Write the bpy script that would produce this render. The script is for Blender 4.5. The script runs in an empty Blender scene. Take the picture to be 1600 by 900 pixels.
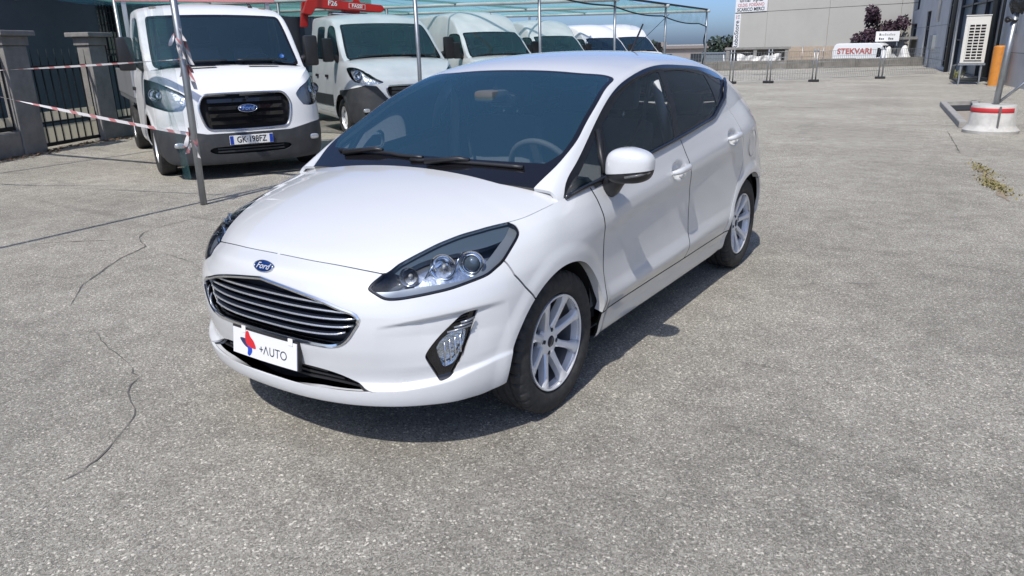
import bpy, bmesh, math, random
import numpy as np
from mathutils import Vector, Matrix
R = math.radians
scene = bpy.context.scene

# ------------------------------------------------------------------ camera (solved from the wheels, plate and screen of the car)
CAM = dict(loc=(2.2648, -1.6595, 1.4961), yaw=2.16388, pitch=.31723, roll=-.02018, f=1148.38 / 1600)
def add_camera():
    y, p, r = CAM['yaw'], CAM['pitch'], CAM['roll']
    F = Vector((math.cos(y) * math.cos(p), math.sin(y) * math.cos(p), -math.sin(p)))
    Rt = F.cross(Vector((0, 0, 1))).normalized(); U = Rt.cross(F)
    rt = Rt * math.cos(r) + U * math.sin(r); up = U * math.cos(r) - Rt * math.sin(r)
    cd = bpy.data.cameras.new('camera'); cd.sensor_width = 36; cd.lens = 36 * CAM['f']; cd.clip_start = .05; cd.clip_end = 3000
    co = bpy.data.objects.new('camera', cd); scene.collection.objects.link(co)
    m = Matrix((rt, up, -F)).transposed().to_4x4(); m.translation = Vector(CAM['loc']); co.matrix_world = m
    scene.camera = co
add_camera()

# ------------------------------------------------------------------ sky, sun, exposure
SUN_DIR = Vector((.125, -.72, 1.0)).normalized()          # towards the sun
def add_light():
    w = bpy.data.worlds.new('World'); scene.world = w; w.use_nodes = True
    nt = w.node_tree; bg = nt.nodes['Background']
    sky = nt.nodes.new('ShaderNodeTexSky'); sky.sky_type = 'NISHITA'; sky.sun_disc = False
    sky.sun_elevation = math.asin(SUN_DIR.z); sky.sun_rotation = math.atan2(SUN_DIR.x, SUN_DIR.y)
    sky.air_density = .6; sky.dust_density = 1.7; sky.ozone_density = 9.0
    nt.links.new(sky.outputs[0], bg.inputs[0]); bg.inputs[1].default_value = .15
    l = bpy.data.lights.new('sun', 'SUN'); l.energy = 3.45; l.angle = R(.5); l.color = (1, .955, .89)
    o = bpy.data.objects.new('sun', l); scene.collection.objects.link(o); o.rotation_euler = SUN_DIR.to_track_quat('Z', 'Y').to_euler()
    o.location = (0, 0, 30)
    vs = scene.view_settings; vs.view_transform = 'Standard'; vs.look = 'None'; vs.exposure = .32; vs.gamma = 1; vs.use_curve_mapping = False
    scene.render.engine = 'CYCLES'
    c = scene.cycles; c.max_bounces = 10; c.transparent_max_bounces = 24; c.glossy_bounces = 5; c.transmission_bounces = 6; c.caustics_reflective = False; c.caustics_refractive = False
add_light()
# ------------------------------------------------------------------ geometry helpers
def pchip(x, y, flat0=False):
    """monotone cubic through (x, y); y may carry extra axes"""
    x = np.asarray(x, float); y = np.asarray(y, float)
    h = np.diff(x); hh = h.reshape((-1,) + (1,) * (y.ndim - 1)); d = np.diff(y, axis=0) / hh
    m = np.zeros_like(y)
    if len(x) > 2:
        w1 = 2 * hh[1:] + hh[:-1]; w2 = hh[1:] + 2 * hh[:-1]
        a, b = d[:-1], d[1:]; ok = a * b > 0
        den = np.where(ok, w1 / np.where(ok, a, 1) + w2 / np.where(ok, b, 1), 1)
        m[1:-1] = np.where(ok, (w1 + w2) / den, 0)
    m[0] = 0 if flat0 else d[0]; m[-1] = d[-1]
    def f(q):
        q = np.asarray(q, float); i = np.clip(np.searchsorted(x, q, side='right') - 1, 0, len(x) - 2)
        sh = q.shape + (1,) * (y.ndim - 1)
        t = np.clip((q - x[i]) / h[i], -.5, 1.5).reshape(sh); H = h[i].reshape(sh)
        return ((1 + 2 * t) * (1 - t) ** 2 * y[i] + t * (1 - t) ** 2 * H * m[i]
                + t * t * (3 - 2 * t) * y[i + 1] + t * t * (t - 1) * H * m[i + 1])
    return f

def cspline(x, y, sym=False):
    """C2 cubic spline; sym: zero end slopes"""
    x = np.asarray(x, float); y = np.asarray(y, float); n = len(x); h = np.diff(x)
    A = np.eye(n); b = np.zeros_like(y)
    for i in range(1, n - 1):
        A[i, i - 1] = h[i - 1]; A[i, i] = 2 * (h[i - 1] + h[i]); A[i, i + 1] = h[i]
        b[i] = 6 * ((y[i + 1] - y[i]) / h[i] - (y[i] - y[i - 1]) / h[i - 1])
    M = np.linalg.solve(A, b)
    def f(q):
        q = np.asarray(q, float); i = np.clip(np.searchsorted(x, q) - 1, 0, n - 2)
        sh = q.shape + (1,) * (y.ndim - 1)
        a = (x[i + 1] - q).reshape(sh); c = (q - x[i]).reshape(sh); H = h[i].reshape(sh)
        return (M[i] * a ** 3 / (6 * H) + M[i + 1] * c ** 3 / (6 * H)
                + (y[i] / H - M[i] * H / 6) * a + (y[i + 1] / H - M[i + 1] * H / 6) * c)
    return f

def closed_curve(pts, n=10, sharp=()):
    """smooth closed curve through pts (Catmull-Rom); indices in sharp stay corners"""
    P = np.asarray(pts, float); N = len(P); out = []
    for i in range(N):
        p0, p1, p2, p3 = P[i - 1], P[i], P[(i + 1) % N], P[(i + 2) % N]
        m1 = (p2 - p1) if i in sharp else (p2 - p0) / 2
        m2 = (p2 - p1) if (i + 1) % N in sharp else (p3 - p1) / 2
        L = np.linalg.norm(p2 - p1)
        for m in (m1, m2):
            l = np.linalg.norm(m)
            if l > 1.2 * L: m *= 1.2 * L / l
        for t in np.arange(n) / n:
            out.append((2 * t ** 3 - 3 * t * t + 1) * p1 + (t ** 3 - 2 * t * t + t) * m1
                       + (-2 * t ** 3 + 3 * t * t) * p2 + (t ** 3 - t * t) * m2)
    return np.array(out)

def open_curve(pts, n=10):
    P = np.asarray(pts, float)
    c = np.concatenate([[0], np.cumsum(np.linalg.norm(np.diff(P, axis=0), axis=1))])
    return cspline(c, P)(np.linspace(0, c[-1], n * (len(P) - 1) + 1)) if len(P) > 2 else P

def poly_sd(P, poly):
    """signed distance of 2D points to a closed polygon, negative inside"""
    A = np.asarray(poly); B = np.roll(A, -1, 0); out = np.empty(len(P))
    for k in range(0, len(P), 20000):
        q = P[k:k + 20000, None, :]; e = B - A
        w = q - A; t = np.clip((w * e).sum(-1) / np.maximum((e * e).sum(-1), 1e-12), 0, 1)
        d = np.sqrt(((w - t[..., None] * e) ** 2).sum(-1)).min(1)
        c1 = (A[:, 1] <= q[..., 1]) & (B[:, 1] > q[..., 1]); c2 = (A[:, 1] > q[..., 1]) & (B[:, 1] <= q[..., 1])
        cr = e[:, 0] * w[..., 1] - e[:, 1] * w[..., 0]
        ins = ((c1 & (cr > 0)).sum(1) - (c2 & (cr < 0)).sum(1)) != 0
        out[k:k + 20000] = np.where(ins, -d, d)
    return out

def line_sd(P, line):
    """signed distance to an open polyline; positive on its left"""
    A = np.asarray(line)[:-1]; B = np.asarray(line)[1:]; e = B - A; out = np.empty(len(P))
    for k in range(0, len(P), 20000):
        q = P[k:k + 20000, None, :]; w = q - A
        t = (w * e).sum(-1) / np.maximum((e * e).sum(-1), 1e-12)
        lo = np.zeros(len(A)); hi = np.ones(len(A)); lo[0] = -1e3; hi[-1] = 1e3
        t = np.clip(t, lo, hi)
        D = ((w - t[..., None] * e) ** 2).sum(-1); i = D.argmin(1); r = np.arange(len(i))
        s = e[i, 0] * w[r, i, 1] - e[i, 1] * w[r, i, 0]
        out[k:k + 20000] = np.sqrt(D[r, i]) * np.sign(s)
    return out

AX = {'side': np.array([[0, 1, 0], [0, 0, 1.]]), 'front': np.array([[1, 0, 0], [0, 0, 1.]]),
      'top': np.array([[1, 0, 0], [0, 1, 0.]])}
def axes(n):
    if isinstance(n, str): return AX[n]
    n = np.asarray(n, float); n = n / np.linalg.norm(n)
    a = np.cross([0, 0, 1.], n); a /= np.linalg.norm(a); return np.stack([a, np.cross(n, a)])
def p2(P, n): return np.asarray(P) @ axes(n).T

class Surf:
    """triangle soup with shared vertices and smooth normals"""
    def __init__(s, v, n, t): s.v = np.asarray(v, float); s.n = np.asarray(n, float); s.t = np.asarray(t, int)
    @staticmethod
    def grid(P, flip=False):
        P = np.asarray(P, float); a = np.gradient(P, axis=0); b = np.gradient(P, axis=1); N = np.cross(a, b)
        if flip: N = -N
        N /= np.maximum(np.linalg.norm(N, axis=-1, keepdims=True), 1e-12)
        nu, nv = P.shape[:2]; i = np.arange(nu * nv).reshape(nu, nv)
        q = np.stack([i[:-1, :-1], i[1:, :-1], i[1:, 1:], i[:-1, 1:]], -1).reshape(-1, 4)
        if flip: q = q[:, ::-1]
        return Surf(P.reshape(-1, 3), N.reshape(-1, 3), np.concatenate([q[:, :3], q[:, [0, 2, 3]]]))
    def compact(s):
        if not len(s.t): return Surf(np.zeros((0, 3)), np.zeros((0, 3)), np.zeros((0, 3), int))
        u, inv = np.unique(s.t, return_inverse=True); return Surf(s.v[u], s.n[u], inv.reshape(-1, 3))
    def clip(s, d):
        """keep where d > 0, cutting triangles at d = 0"""
        d = np.where(np.abs(d) < 1e-7, 1e-7, d); k = d > 0; c = k[s.t].sum(1)
        T = [s.t[c == 3]]; V = [s.v]; Nn = [s.n]; base = len(s.v)
        mix = s.t[(c == 1) | (c == 2)]; cm = k[mix].sum(1)
        if len(mix):
            odd = np.where((cm == 1)[:, None], k[mix], ~k[mix]).argmax(1); r = np.arange(len(mix))
            a = mix[r, odd]; b = mix[r, (odd + 1) % 3]; e = mix[r, (odd + 2) % 3]
            E = np.sort(np.concatenate([np.stack([a, b], 1), np.stack([a, e], 1)]), 1)
            U, inv = np.unique(E, axis=0, return_inverse=True); inv = inv.ravel()
            f = d[U[:, 0]] / (d[U[:, 0]] - d[U[:, 1]])
            V.append(s.v[U[:, 0]] + (s.v[U[:, 1]] - s.v[U[:, 0]]) * f[:, None])
            nn = s.n[U[:, 0]] + (s.n[U[:, 1]] - s.n[U[:, 0]]) * f[:, None]
            Nn.append(nn / np.maximum(np.linalg.norm(nn, axis=1, keepdims=True), 1e-9))
            ab = inv[:len(mix)] + base; ae = inv[len(mix):] + base; o = cm == 1
            T += [np.stack([a, ab, ae], 1)[o], np.stack([ab, b, e], 1)[~o], np.stack([ab, e, ae], 1)[~o]]
        return Surf(np.concatenate(V), np.concatenate(Nn), np.concatenate(T)).compact()
    def inside(s, poly, n='side', off=0.): return s.clip(-poly_sd(p2(s.v, n), p2(poly, n)) + off) if len(s.t) else s
    def outside(s, poly, n='side', off=0.): return s.clip(poly_sd(p2(s.v, n), p2(poly, n)) - off) if len(s.t) else s
    def mirror(s): return Surf(s.v * [-1, 1, 1], s.n * [-1, 1, 1], s.t[:, ::-1])
    def __add__(s, o): return Surf(np.concatenate([s.v, o.v]), np.concatenate([s.n, o.n]), np.concatenate([s.t, o.t + len(s.v)]))
    def both(s): return s + s.mirror()
    def push(s, d): return Surf(s.v + s.n * d, s.n, s.t)
    def boundary(s):
        e = np.concatenate([s.t[:, [0, 1]], s.t[:, [1, 2]], s.t[:, [2, 0]]]); k = np.sort(e, 1)
        _, inv, cnt = np.unique(k, axis=0, return_inverse=True, return_counts=True)
        return e[cnt[inv.ravel()] == 1]
    def rim(s, depth=.012, skip_mid=True):
        """turn the free edges inwards so the panel has thickness"""
        e = s.boundary()
        if skip_mid: e = e[~((np.abs(s.v[e[:, 0], 0]) < 1e-4) & (np.abs(s.v[e[:, 1], 0]) < 1e-4))]
        a, b = s.v[e[:, 0]], s.v[e[:, 1]]; na, nb = s.n[e[:, 0]], s.n[e[:, 1]]
        m = len(e); o = np.cross(b - a, na); o /= np.maximum(np.linalg.norm(o, axis=1, keepdims=True), 1e-9)
        V = np.concatenate([a, b, b - nb * depth, a - na * depth]); i = np.arange(m)
        T = np.concatenate([np.stack([i + m, i, i + 3 * m], 1), np.stack([i + m, i + 3 * m, i + 2 * m], 1)])
        return s + Surf(V, np.tile(o, (4, 1)), T)
# ------------------------------------------------------------------ scene helpers
C = scene.collection
def link(o, parent=None):
    C.objects.link(o)
    if parent is not None: o.parent = parent
    return o
def thing(name, label, cat, loc=(0, 0, 0), rotz=0, group=None):
    o = bpy.data.objects.new(name, None); o.empty_display_size = .2; link(o); o.location = loc; o.rotation_euler = (0, 0, rotz)
    return tag(o, label, cat, group)
def pivot(name, parent, loc=(0, 0, 0), rot=(0, 0, 0)):
    o = bpy.data.objects.new(name, None); o.empty_display_size = .1; link(o, parent); o.location = loc; o.rotation_euler = rot; return o
def tag(o, label=None, cat=None, group=None, kind=None):
    for k, v in (('label', label), ('category', cat), ('group', group), ('kind', kind)):
        if v: o[k] = v
    return o
def dup(o, parent=None, label=None, group=None):
    c = o.copy(); C.objects.link(c)
    if parent is not None: c.parent = parent
    if label: c['label'] = label
    if group: c['group'] = group
    for ch in list(o.children): dup(ch, c)
    return c
def surf_obj(name, S, m, parent=None, loc=(0, 0, 0)):
    """Surf -> mesh object that keeps the smooth normals of the skin it was cut from"""
    me = bpy.data.meshes.new(name); n = len(S.t)
    me.vertices.add(len(S.v)); me.vertices.foreach_set('co', S.v.astype(np.float32).ravel())
    me.loops.add(3 * n); me.loops.foreach_set('vertex_index', S.t.astype(np.int32).ravel())
    me.polygons.add(n); me.polygons.foreach_set('loop_start', np.arange(0, 3 * n, 3, dtype=np.int32))
    me.polygons.foreach_set('use_smooth', np.ones(n, bool))
    me.update(calc_edges=True)
    me.normals_split_custom_set_from_vertices(S.n.astype(np.float32).tolist())
    me.materials.append(m); o = bpy.data.objects.new(name, me); link(o, parent); o.location = loc
    return o

class MB:
    """collects simple solids into one mesh"""
    def __init__(s): s.bm = bmesh.new()
    def _xf(s, vs, M):
        if M is not None: bmesh.ops.transform(s.bm, matrix=M, verts=vs)
    def box(s, a, b, bev=0, M=None):
        a, b = Vector(a), Vector(b); c = (a + b) / 2; d = b - a
        r = bmesh.ops.create_cube(s.bm, size=1, matrix=Matrix.Translation(c) @ Matrix.Diagonal((abs(d.x), abs(d.y), abs(d.z), 1)))
        vs = r['verts']
        if bev:
            es = list({e for v in vs for e in v.link_edges})
            q = bmesh.ops.bevel(s.bm, geom=es, offset=bev, segments=2, affect='EDGES', profile=.6, clamp_overlap=True); vs = list({v for f in q['faces'] for v in f.verts} | {v for v in vs if v.is_valid})
        s._xf(vs, M); return s
    def tube(s, pts, r, n=8, cap=True, M=None):
        P = [Vector(p) for p in pts]; rr = r if hasattr(r, '__len__') else [r] * len(P); rings = []
        t0 = (P[1] - P[0]).normalized(); ref = Vector((0, 0, 1)) if abs(t0.z) < .9 else Vector((1, 0, 0))
        a = t0.cross(ref).normalized()
        for i, p in enumerate(P):
            t = (P[min(i + 1, len(P) - 1)] - P[max(i - 1, 0)]).normalized()
            a = (a - t * a.dot(t)).normalized(); b = t.cross(a)
            rings.append([s.bm.verts.new(p + (a * math.cos(k) + b * math.sin(k)) * rr[i]) for k in [2 * math.pi * j / n for j in range(n)]])
        for A, B in zip(rings, rings[1:]):
            for j in range(n):
                f = s.bm.faces.new((A[j], A[(j + 1) % n], B[(j + 1) % n], B[j])); f.smooth = True
        if cap: s.bm.faces.new(rings[0][::-1]); s.bm.faces.new(rings[-1])
        s._xf([v for r_ in rings for v in r_], M); return s
    def lathe(s, prof, n=32, axis='Z', M=None, smooth=True, close=False, arc=2 * math.pi):
        """prof: (radius, height) pairs"""
        rings = []; full = abs(arc - 2 * math.pi) < 1e-6; m = n if full else n + 1
        for k in range(m):
            a = arc * k / n; c_, s_ = math.cos(a), math.sin(a)
            rings.append([s.bm.verts.new({'Z': (r * c_, r * s_, h), 'X': (h, r * c_, r * s_), 'Y': (r * c_, h, r * s_)}[axis]) for r, h in prof])
        L = len(prof)
        for k in range(n):
            A, B = rings[k], rings[(k + 1) % m]
            for j in range(L if close else L - 1):
                q = [A[j], B[j], B[(j + 1) % L], A[(j + 1) % L]]
                if axis == 'Y': q = q[::-1]
                try: s.bm.faces.new(q).smooth = smooth
                except ValueError: pass
        s._xf([v for r_ in rings for v in r_], M); return s
    def prism(s, poly, a, b, plane='XZ', M=None, bev=0):
        """extrude a 2D polygon between a and b along the missing axis"""
        f = {'XZ': lambda u, v, w: (u, w, v), 'YZ': lambda u, v, w: (w, u, v), 'XY': lambda u, v, w: (u, v, w)}[plane]
        A = [s.bm.verts.new(f(u, v, a)) for u, v in poly]; B = [s.bm.verts.new(f(u, v, b)) for u, v in poly]; n = len(A)
        fs = [s.bm.faces.new(A), s.bm.faces.new(B[::-1])] + [s.bm.faces.new((A[i], B[i], B[(i + 1) % n], A[(i + 1) % n])) for i in range(n)]
        bmesh.ops.recalc_face_normals(s.bm, faces=fs); vs = A + B
        if bev:
            es = list({e for v in vs for e in v.link_edges})
            q = bmesh.ops.bevel(s.bm, geom=es, offset=bev, segments=2, affect='EDGES', clamp_overlap=True); vs = list({v for x in q['faces'] for v in x.verts} | {v for v in vs if v.is_valid})
        s._xf(vs, M); return s
    def quad(s, *p):
        s.bm.faces.new([s.bm.verts.new(q) for q in p]); return s
    def grid(s, P, smooth=True, closed_v=False):
        V = [[s.bm.verts.new(p) for p in r] for r in P]; m = len(V[0])
        for A, B in zip(V, V[1:]):
            for j in range(m if closed_v else m - 1):
                s.bm.faces.new((A[j], A[(j + 1) % m], B[(j + 1) % m], B[j])).smooth = smooth
        return s
    def ellipsoid(s, c, r, e=2.0, nu=24, nv=14, M=None, warp=None):
        P = []; sp = lambda x: math.copysign(abs(x) ** (2 / e), x)
        for i in range(nv + 1):
            ph = -math.pi / 2 + math.pi * i / nv; row = []
            for j in range(nu):
                th = 2 * math.pi * j / nu
                q = Vector((sp(math.cos(ph)) * sp(math.cos(th)), sp(math.cos(ph)) * sp(math.sin(th)), sp(math.sin(ph))))
                if warp: q = warp(q)
                q = Vector((c[0] + q.x * r[0], c[1] + q.y * r[1], c[2] + q.z * r[2]))
                row.append(M @ q if M is not None else q)
            P.append(row)
        s.grid(P, closed_v=True); bmesh.ops.remove_doubles(s.bm, verts=s.bm.verts, dist=1e-5); return s
    def build(s, name, m, parent=None, loc=(0, 0, 0), rot=(0, 0, 0), smooth=None, recalc=False):
        me = bpy.data.meshes.new(name)
        if recalc: bmesh.ops.recalc_face_normals(s.bm, faces=s.bm.faces)
        if smooth is not None:
            for f in s.bm.faces: f.smooth = smooth
        s.bm.to_mesh(me); s.bm.free(); me.materials.append(m)
        if smooth:
            try: me.set_sharp_from_angle(angle=R(38))
            except Exception: pass
        o = bpy.data.objects.new(name, me); link(o, parent); o.location = loc; o.rotation_euler = rot; return o

def text_obj(name, body, size, m, parent=None, M=None, depth=.001, shear=0, align='CENTER', sx=1, weight=0):
    cu = bpy.data.curves.new(name, 'FONT'); cu.body = body; cu.size = size; cu.align_x = align; cu.align_y = 'CENTER'; cu.extrude = depth; cu.shear = shear; cu.offset = weight
    cu.resolution_u = 3
    t = bpy.data.objects.new(name, cu); C.objects.link(t); dg = bpy.context.evaluated_depsgraph_get()
    me = bpy.data.meshes.new_from_object(t.evaluated_get(dg)); bpy.data.objects.remove(t); bpy.data.curves.remove(cu)
    me.name = name; me.transform(Matrix.Diagonal((sx, 1, 1, 1)))
    if M is not None: me.transform(M)
    me.materials.clear(); me.materials.append(m); o = bpy.data.objects.new(name, me); link(o, parent); return o
def face_matrix(origin, right, up):
    r = Vector(right).normalized(); u = Vector(up); u = (u - r * u.dot(r)).normalized(); n = r.cross(u)
    m = Matrix((r, u, n)).transposed().to_4x4(); m.translation = Vector(origin); return m

# ------------------------------------------------------------------ materials
MATS = {}
def mat(name, col=(.5, .5, .5), rough=.5, metal=0, coat=0, noise=None, bump=None, spec=.5, emit=None, coat_rough=.03):
    """noise: (scale, second colour, contrast lo, hi)   bump: (scale, strength, distance)"""
    if name in MATS: return MATS[name]
    m = bpy.data.materials.new(name); m.use_nodes = True; nt = m.node_tree; b = nt.nodes['Principled BSDF']
    b.inputs['Base Color'].default_value = (*col, 1); b.inputs['Roughness'].default_value = rough; b.inputs['Metallic'].default_value = metal
    b.inputs['Coat Weight'].default_value = coat; b.inputs['Coat Roughness'].default_value = coat_rough; b.inputs['Specular IOR Level'].default_value = spec
    if noise or bump: tc = nt.nodes.new('ShaderNodeTexCoord')
    if noise:
        n = nt.nodes.new('ShaderNodeTexNoise'); n.inputs['Scale'].default_value = noise[0]; n.inputs['Detail'].default_value = 8; n.inputs['Roughness'].default_value = .65
        r = nt.nodes.new('ShaderNodeMapRange'); r.inputs[1].default_value = noise[2]; r.inputs[2].default_value = noise[3]
        x = nt.nodes.new('ShaderNodeMix'); x.data_type = 'RGBA'; x.inputs['A'].default_value = (*col, 1); x.inputs['B'].default_value = (*noise[1], 1)
        nt.links.new(tc.outputs['Object'], n.inputs['Vector']); nt.links.new(n.outputs[0], r.inputs[0]); nt.links.new(r.outputs[0], x.inputs['Factor']); nt.links.new(x.outputs['Result'], b.inputs['Base Color'])
    if bump:
        n = nt.nodes.new('ShaderNodeTexNoise'); n.inputs['Scale'].default_value = bump[0]; n.inputs['Detail'].default_value = 6
        u = nt.nodes.new('ShaderNodeBump'); u.inputs['Strength'].default_value = bump[1]; u.inputs['Distance'].default_value = bump[2]
        nt.links.new(tc.outputs['Object'], n.inputs['Vector']); nt.links.new(n.outputs[0], u.inputs['Height']); nt.links.new(u.outputs[0], b.inputs['Normal'])
    MATS[name] = m; return m
def glass(name, tint=(.6, .7, .72), ior=1.5, rough=0.0, sky_haze=0, gcol=(1, 1, 1)):
    if name in MATS: return MATS[name]
    m = bpy.data.materials.new(name); m.use_nodes = True; nt = m.node_tree; nt.nodes.remove(nt.nodes['Principled BSDF'])
    t = nt.nodes.new('ShaderNodeBsdfTransparent'); t.inputs[0].default_value = (*tint, 1)
    g = nt.nodes.new('ShaderNodeBsdfGlossy'); g.inputs['Roughness'].default_value = rough; g.inputs[0].default_value = (*gcol, 1)
    f = nt.nodes.new('ShaderNodeFresnel'); f.inputs[0].default_value = ior; x = nt.nodes.new('ShaderNodeMixShader')
    nt.links.new(f.outputs[0], x.inputs[0]); nt.links.new(t.outputs[0], x.inputs[1]); nt.links.new(g.outputs[0], x.inputs[2])
    if sky_haze:
        d = nt.nodes.new('ShaderNodeBsdfDiffuse'); d.inputs[0].default_value = (.26, .58, .74, 1); y = nt.nodes.new('ShaderNodeMixShader'); y.inputs[0].default_value = sky_haze  # teal diffuse haze mixed in to colour the glass like reflected sky
        nt.links.new(x.outputs[0], y.inputs[1]); nt.links.new(d.outputs[0], y.inputs[2]); x = y
    nt.links.new(x.outputs[0], nt.nodes['Material Output'].inputs[0]); MATS[name] = m; return m
PAINT = mat('white_car_paint', (.60, .61, .615), .26, 0, .9)
BLACK = mat('black_plastic', (.018, .018, .02), .45, bump=(900, .15, .001))
GLOSSB = mat('gloss_black', (.008, .008, .01), .08, coat=.5)
RUBBER = mat('tyre_rubber', (.022, .022, .023), .75, noise=(30, (.05, .048, .045), .45, .75))
ALLOY = mat('alloy_silver', (.80, .81, .83), .30, .35, coat=.3)
CHROME = mat('chrome', (.75, .77, .80), .08, 1)
DARK = mat('dark_void', (.006, .006, .007), .8)
INTER = mat('interior_charcoal', (.085, .09, .095), .7)
FABRIC = mat('seat_fabric', (.11, .115, .125), .9, noise=(200, (.14, .147, .16), .4, .6))
HEADLINER = mat('light_grey_lining', (.45, .46, .45), .9)
SCREEN = glass('windscreen_glass', (.90, .96, .98), 2.6, sky_haze=.036, gcol=(.60, .94, 1.0))  # bluish gloss and haze put the sky's reflection into the colour
TINT = glass('tinted_side_glass', (.92, .95, .95), 1.8, sky_haze=.012)
CLEAR = glass('clear_lens', (.92, .95, .97), 1.45)
REDL = mat('red_lens', (.35, .01, .012), .1, coat=1)
STEEL = mat('brake_steel', (.10, .10, .10), .5, .6)
WHITEP = mat('white_plastic', (.78, .78, .77), .4)
# ------------------------------------------------------------------ asphalt yard
def asphalt():
    m = bpy.data.materials.new('weathered_asphalt'); m.use_nodes = True; nt = m.node_tree; L = nt.links.new; N = nt.nodes.new; b = nt.nodes['Principled BSDF']
    b.inputs['Roughness'].default_value = .92; b.inputs['Specular IOR Level'].default_value = .25
    tc = N('ShaderNodeTexCoord')
    warp = N('ShaderNodeTexNoise'); warp.inputs['Scale'].default_value = 30; warp.inputs['Detail'].default_value = 2
    wadd = N('ShaderNodeVectorMath'); wadd.operation = 'MULTIPLY_ADD'; wadd.inputs[1].default_value = (.012, .012, .012)
    L(tc.outputs['Object'], warp.inputs['Vector']); L(warp.outputs['Color'], wadd.inputs[0]); L(tc.outputs['Object'], wadd.inputs[2])
    def stones(scale):
        v = N('ShaderNodeTexVoronoi'); v.inputs['Scale'].default_value = scale; v.inputs['Randomness'].default_value = 1; L(wadd.outputs[0], v.inputs['Vector'])
        e = N('ShaderNodeTexVoronoi'); e.feature = 'DISTANCE_TO_EDGE'; e.inputs['Scale'].default_value = scale; L(wadd.outputs[0], e.inputs['Vector'])
        return v, e
    v1, e1 = stones(145); v2, e2 = stones(400)
    sep = N('ShaderNodeSeparateColor'); L(v1.outputs['Color'], sep.inputs[0]); sep2 = N('ShaderNodeSeparateColor'); L(v2.outputs['Color'], sep2.inputs[0])
    r1 = N('ShaderNodeValToRGB'); cr = r1.color_ramp; cr.interpolation = 'LINEAR'
    cr.elements[0].position = 0; cr.elements[0].color = (.19, .180, .155, 1); cr.elements[1].position = 1; cr.elements[1].color = (.84, .79, .68, 1)
    for p, c in ((.35, (.32, .30, .256, 1)), (.72, (.42, .397, .347, 1)), (.90, (.56, .528, .455, 1))): el = cr.elements.new(p); el.color = c
    L(sep.outputs[0], r1.inputs[0])
    r2 = N('ShaderNodeValToRGB'); cr = r2.color_ramp; cr.elements[0].color = (.12, .114, .10, 1); cr.elements[1].color = (.64, .605, .52, 1); el = cr.elements.new(.6); el.color = (.355, .333, .284, 1); L(sep2.outputs[1], r2.inputs[0])
    pick = N('ShaderNodeMix'); pick.data_type = 'RGBA'; gt = N('ShaderNodeMath'); gt.operation = 'GREATER_THAN'; gt.inputs[1].default_value = .52; L(sep.outputs[2], gt.inputs[0])
    L(gt.outputs[0], pick.inputs['Factor']); L(r2.outputs[0], pick.inputs['A']); L(r1.outputs[0], pick.inputs['B'])
    edge = N('ShaderNodeMapRange'); edge.inputs[1].default_value = 0; edge.inputs[2].default_value = .10; edge.inputs[3].default_value = .76; L(e2.outputs['Distance'], edge.inputs[0])
    mul = N('ShaderNodeMix'); mul.data_type = 'RGBA'; mul.blend_type = 'MULTIPLY'; mul.inputs['Factor'].default_value = 1; L(pick.outputs['Result'], mul.inputs['A']); L(edge.outputs[0], mul.inputs['B'])
    # patches, stains and tyre-worn areas
    big = N('ShaderNodeTexNoise'); big.inputs['Scale'].default_value = .45; big.inputs['Detail'].default_value = 6; big.inputs['Roughness'].default_value = .62; L(tc.outputs['Object'], big.inputs['Vector'])
    br = N('ShaderNodeMapRange'); br.inputs[1].default_value = .3; br.inputs[2].default_value = .72; br.inputs[3].default_value = .86; br.inputs[4].default_value = 1.28; L(big.outputs[0], br.inputs[0])
    mid = N('ShaderNodeTexNoise'); mid.inputs['Scale'].default_value = 5; mid.inputs['Detail'].default_value = 5; L(tc.outputs['Object'], mid.inputs['Vector'])
    mr = N('ShaderNodeMapRange'); mr.inputs[1].default_value = .3; mr.inputs[2].default_value = .7; mr.inputs[3].default_value = .86; mr.inputs[4].default_value = 1.12; L(mid.outputs[0], mr.inputs[0])
    mm = N('ShaderNodeMath'); mm.operation = 'MULTIPLY'; L(br.outputs[0], mm.inputs[0]); L(mr.outputs[0], mm.inputs[1])
    mul2 = N('ShaderNodeMix'); mul2.data_type = 'RGBA'; mul2.blend_type = 'MULTIPLY'; mul2.inputs['Factor'].default_value = 1; L(mul.outputs['Result'], mul2.inputs['A']); L(mm.outputs[0], mul2.inputs['B'])
    # long drag marks running up the yard
    mp = N('ShaderNodeMapping'); mp.inputs['Scale'].default_value = (.35, 3.2, 1); mp.inputs['Rotation'].default_value = (0, 0, R(-12)); L(tc.outputs['Object'], mp.inputs[0])
    st = N('ShaderNodeTexNoise'); st.inputs['Scale'].default_value = 1.0; st.inputs['Detail'].default_value = 4; L(mp.outputs[0], st.inputs['Vector'])
    sr = N('ShaderNodeMapRange'); sr.inputs[1].default_value = .60; sr.inputs[2].default_value = .75; sr.inputs[3].default_value = 1; sr.inputs[4].default_value = .74; L(st.outputs[0], sr.inputs[0])
    mul3 = N('ShaderNodeMix'); mul3.data_type = 'RGBA'; mul3.blend_type = 'MULTIPLY'; mul3.inputs['Factor'].default_value = 1; L(mul2.outputs['Result'], mul3.inputs['A']); L(sr.outputs[0], mul3.inputs['B'])
    L(mul3.outputs['Result'], b.inputs['Base Color'])
    h = N('ShaderNodeMath'); h.operation = 'ADD'; L(e2.outputs['Distance'], h.inputs[0]); L(e1.outputs['Distance'], h.inputs[1])
    bp = N('ShaderNodeBump'); bp.inputs['Strength'].default_value = .8; bp.inputs['Distance'].default_value = .006; L(h.outputs[0], bp.inputs['Height']); L(bp.outputs[0], b.inputs['Normal'])
    return m
ASPHALT = asphalt()
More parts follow.
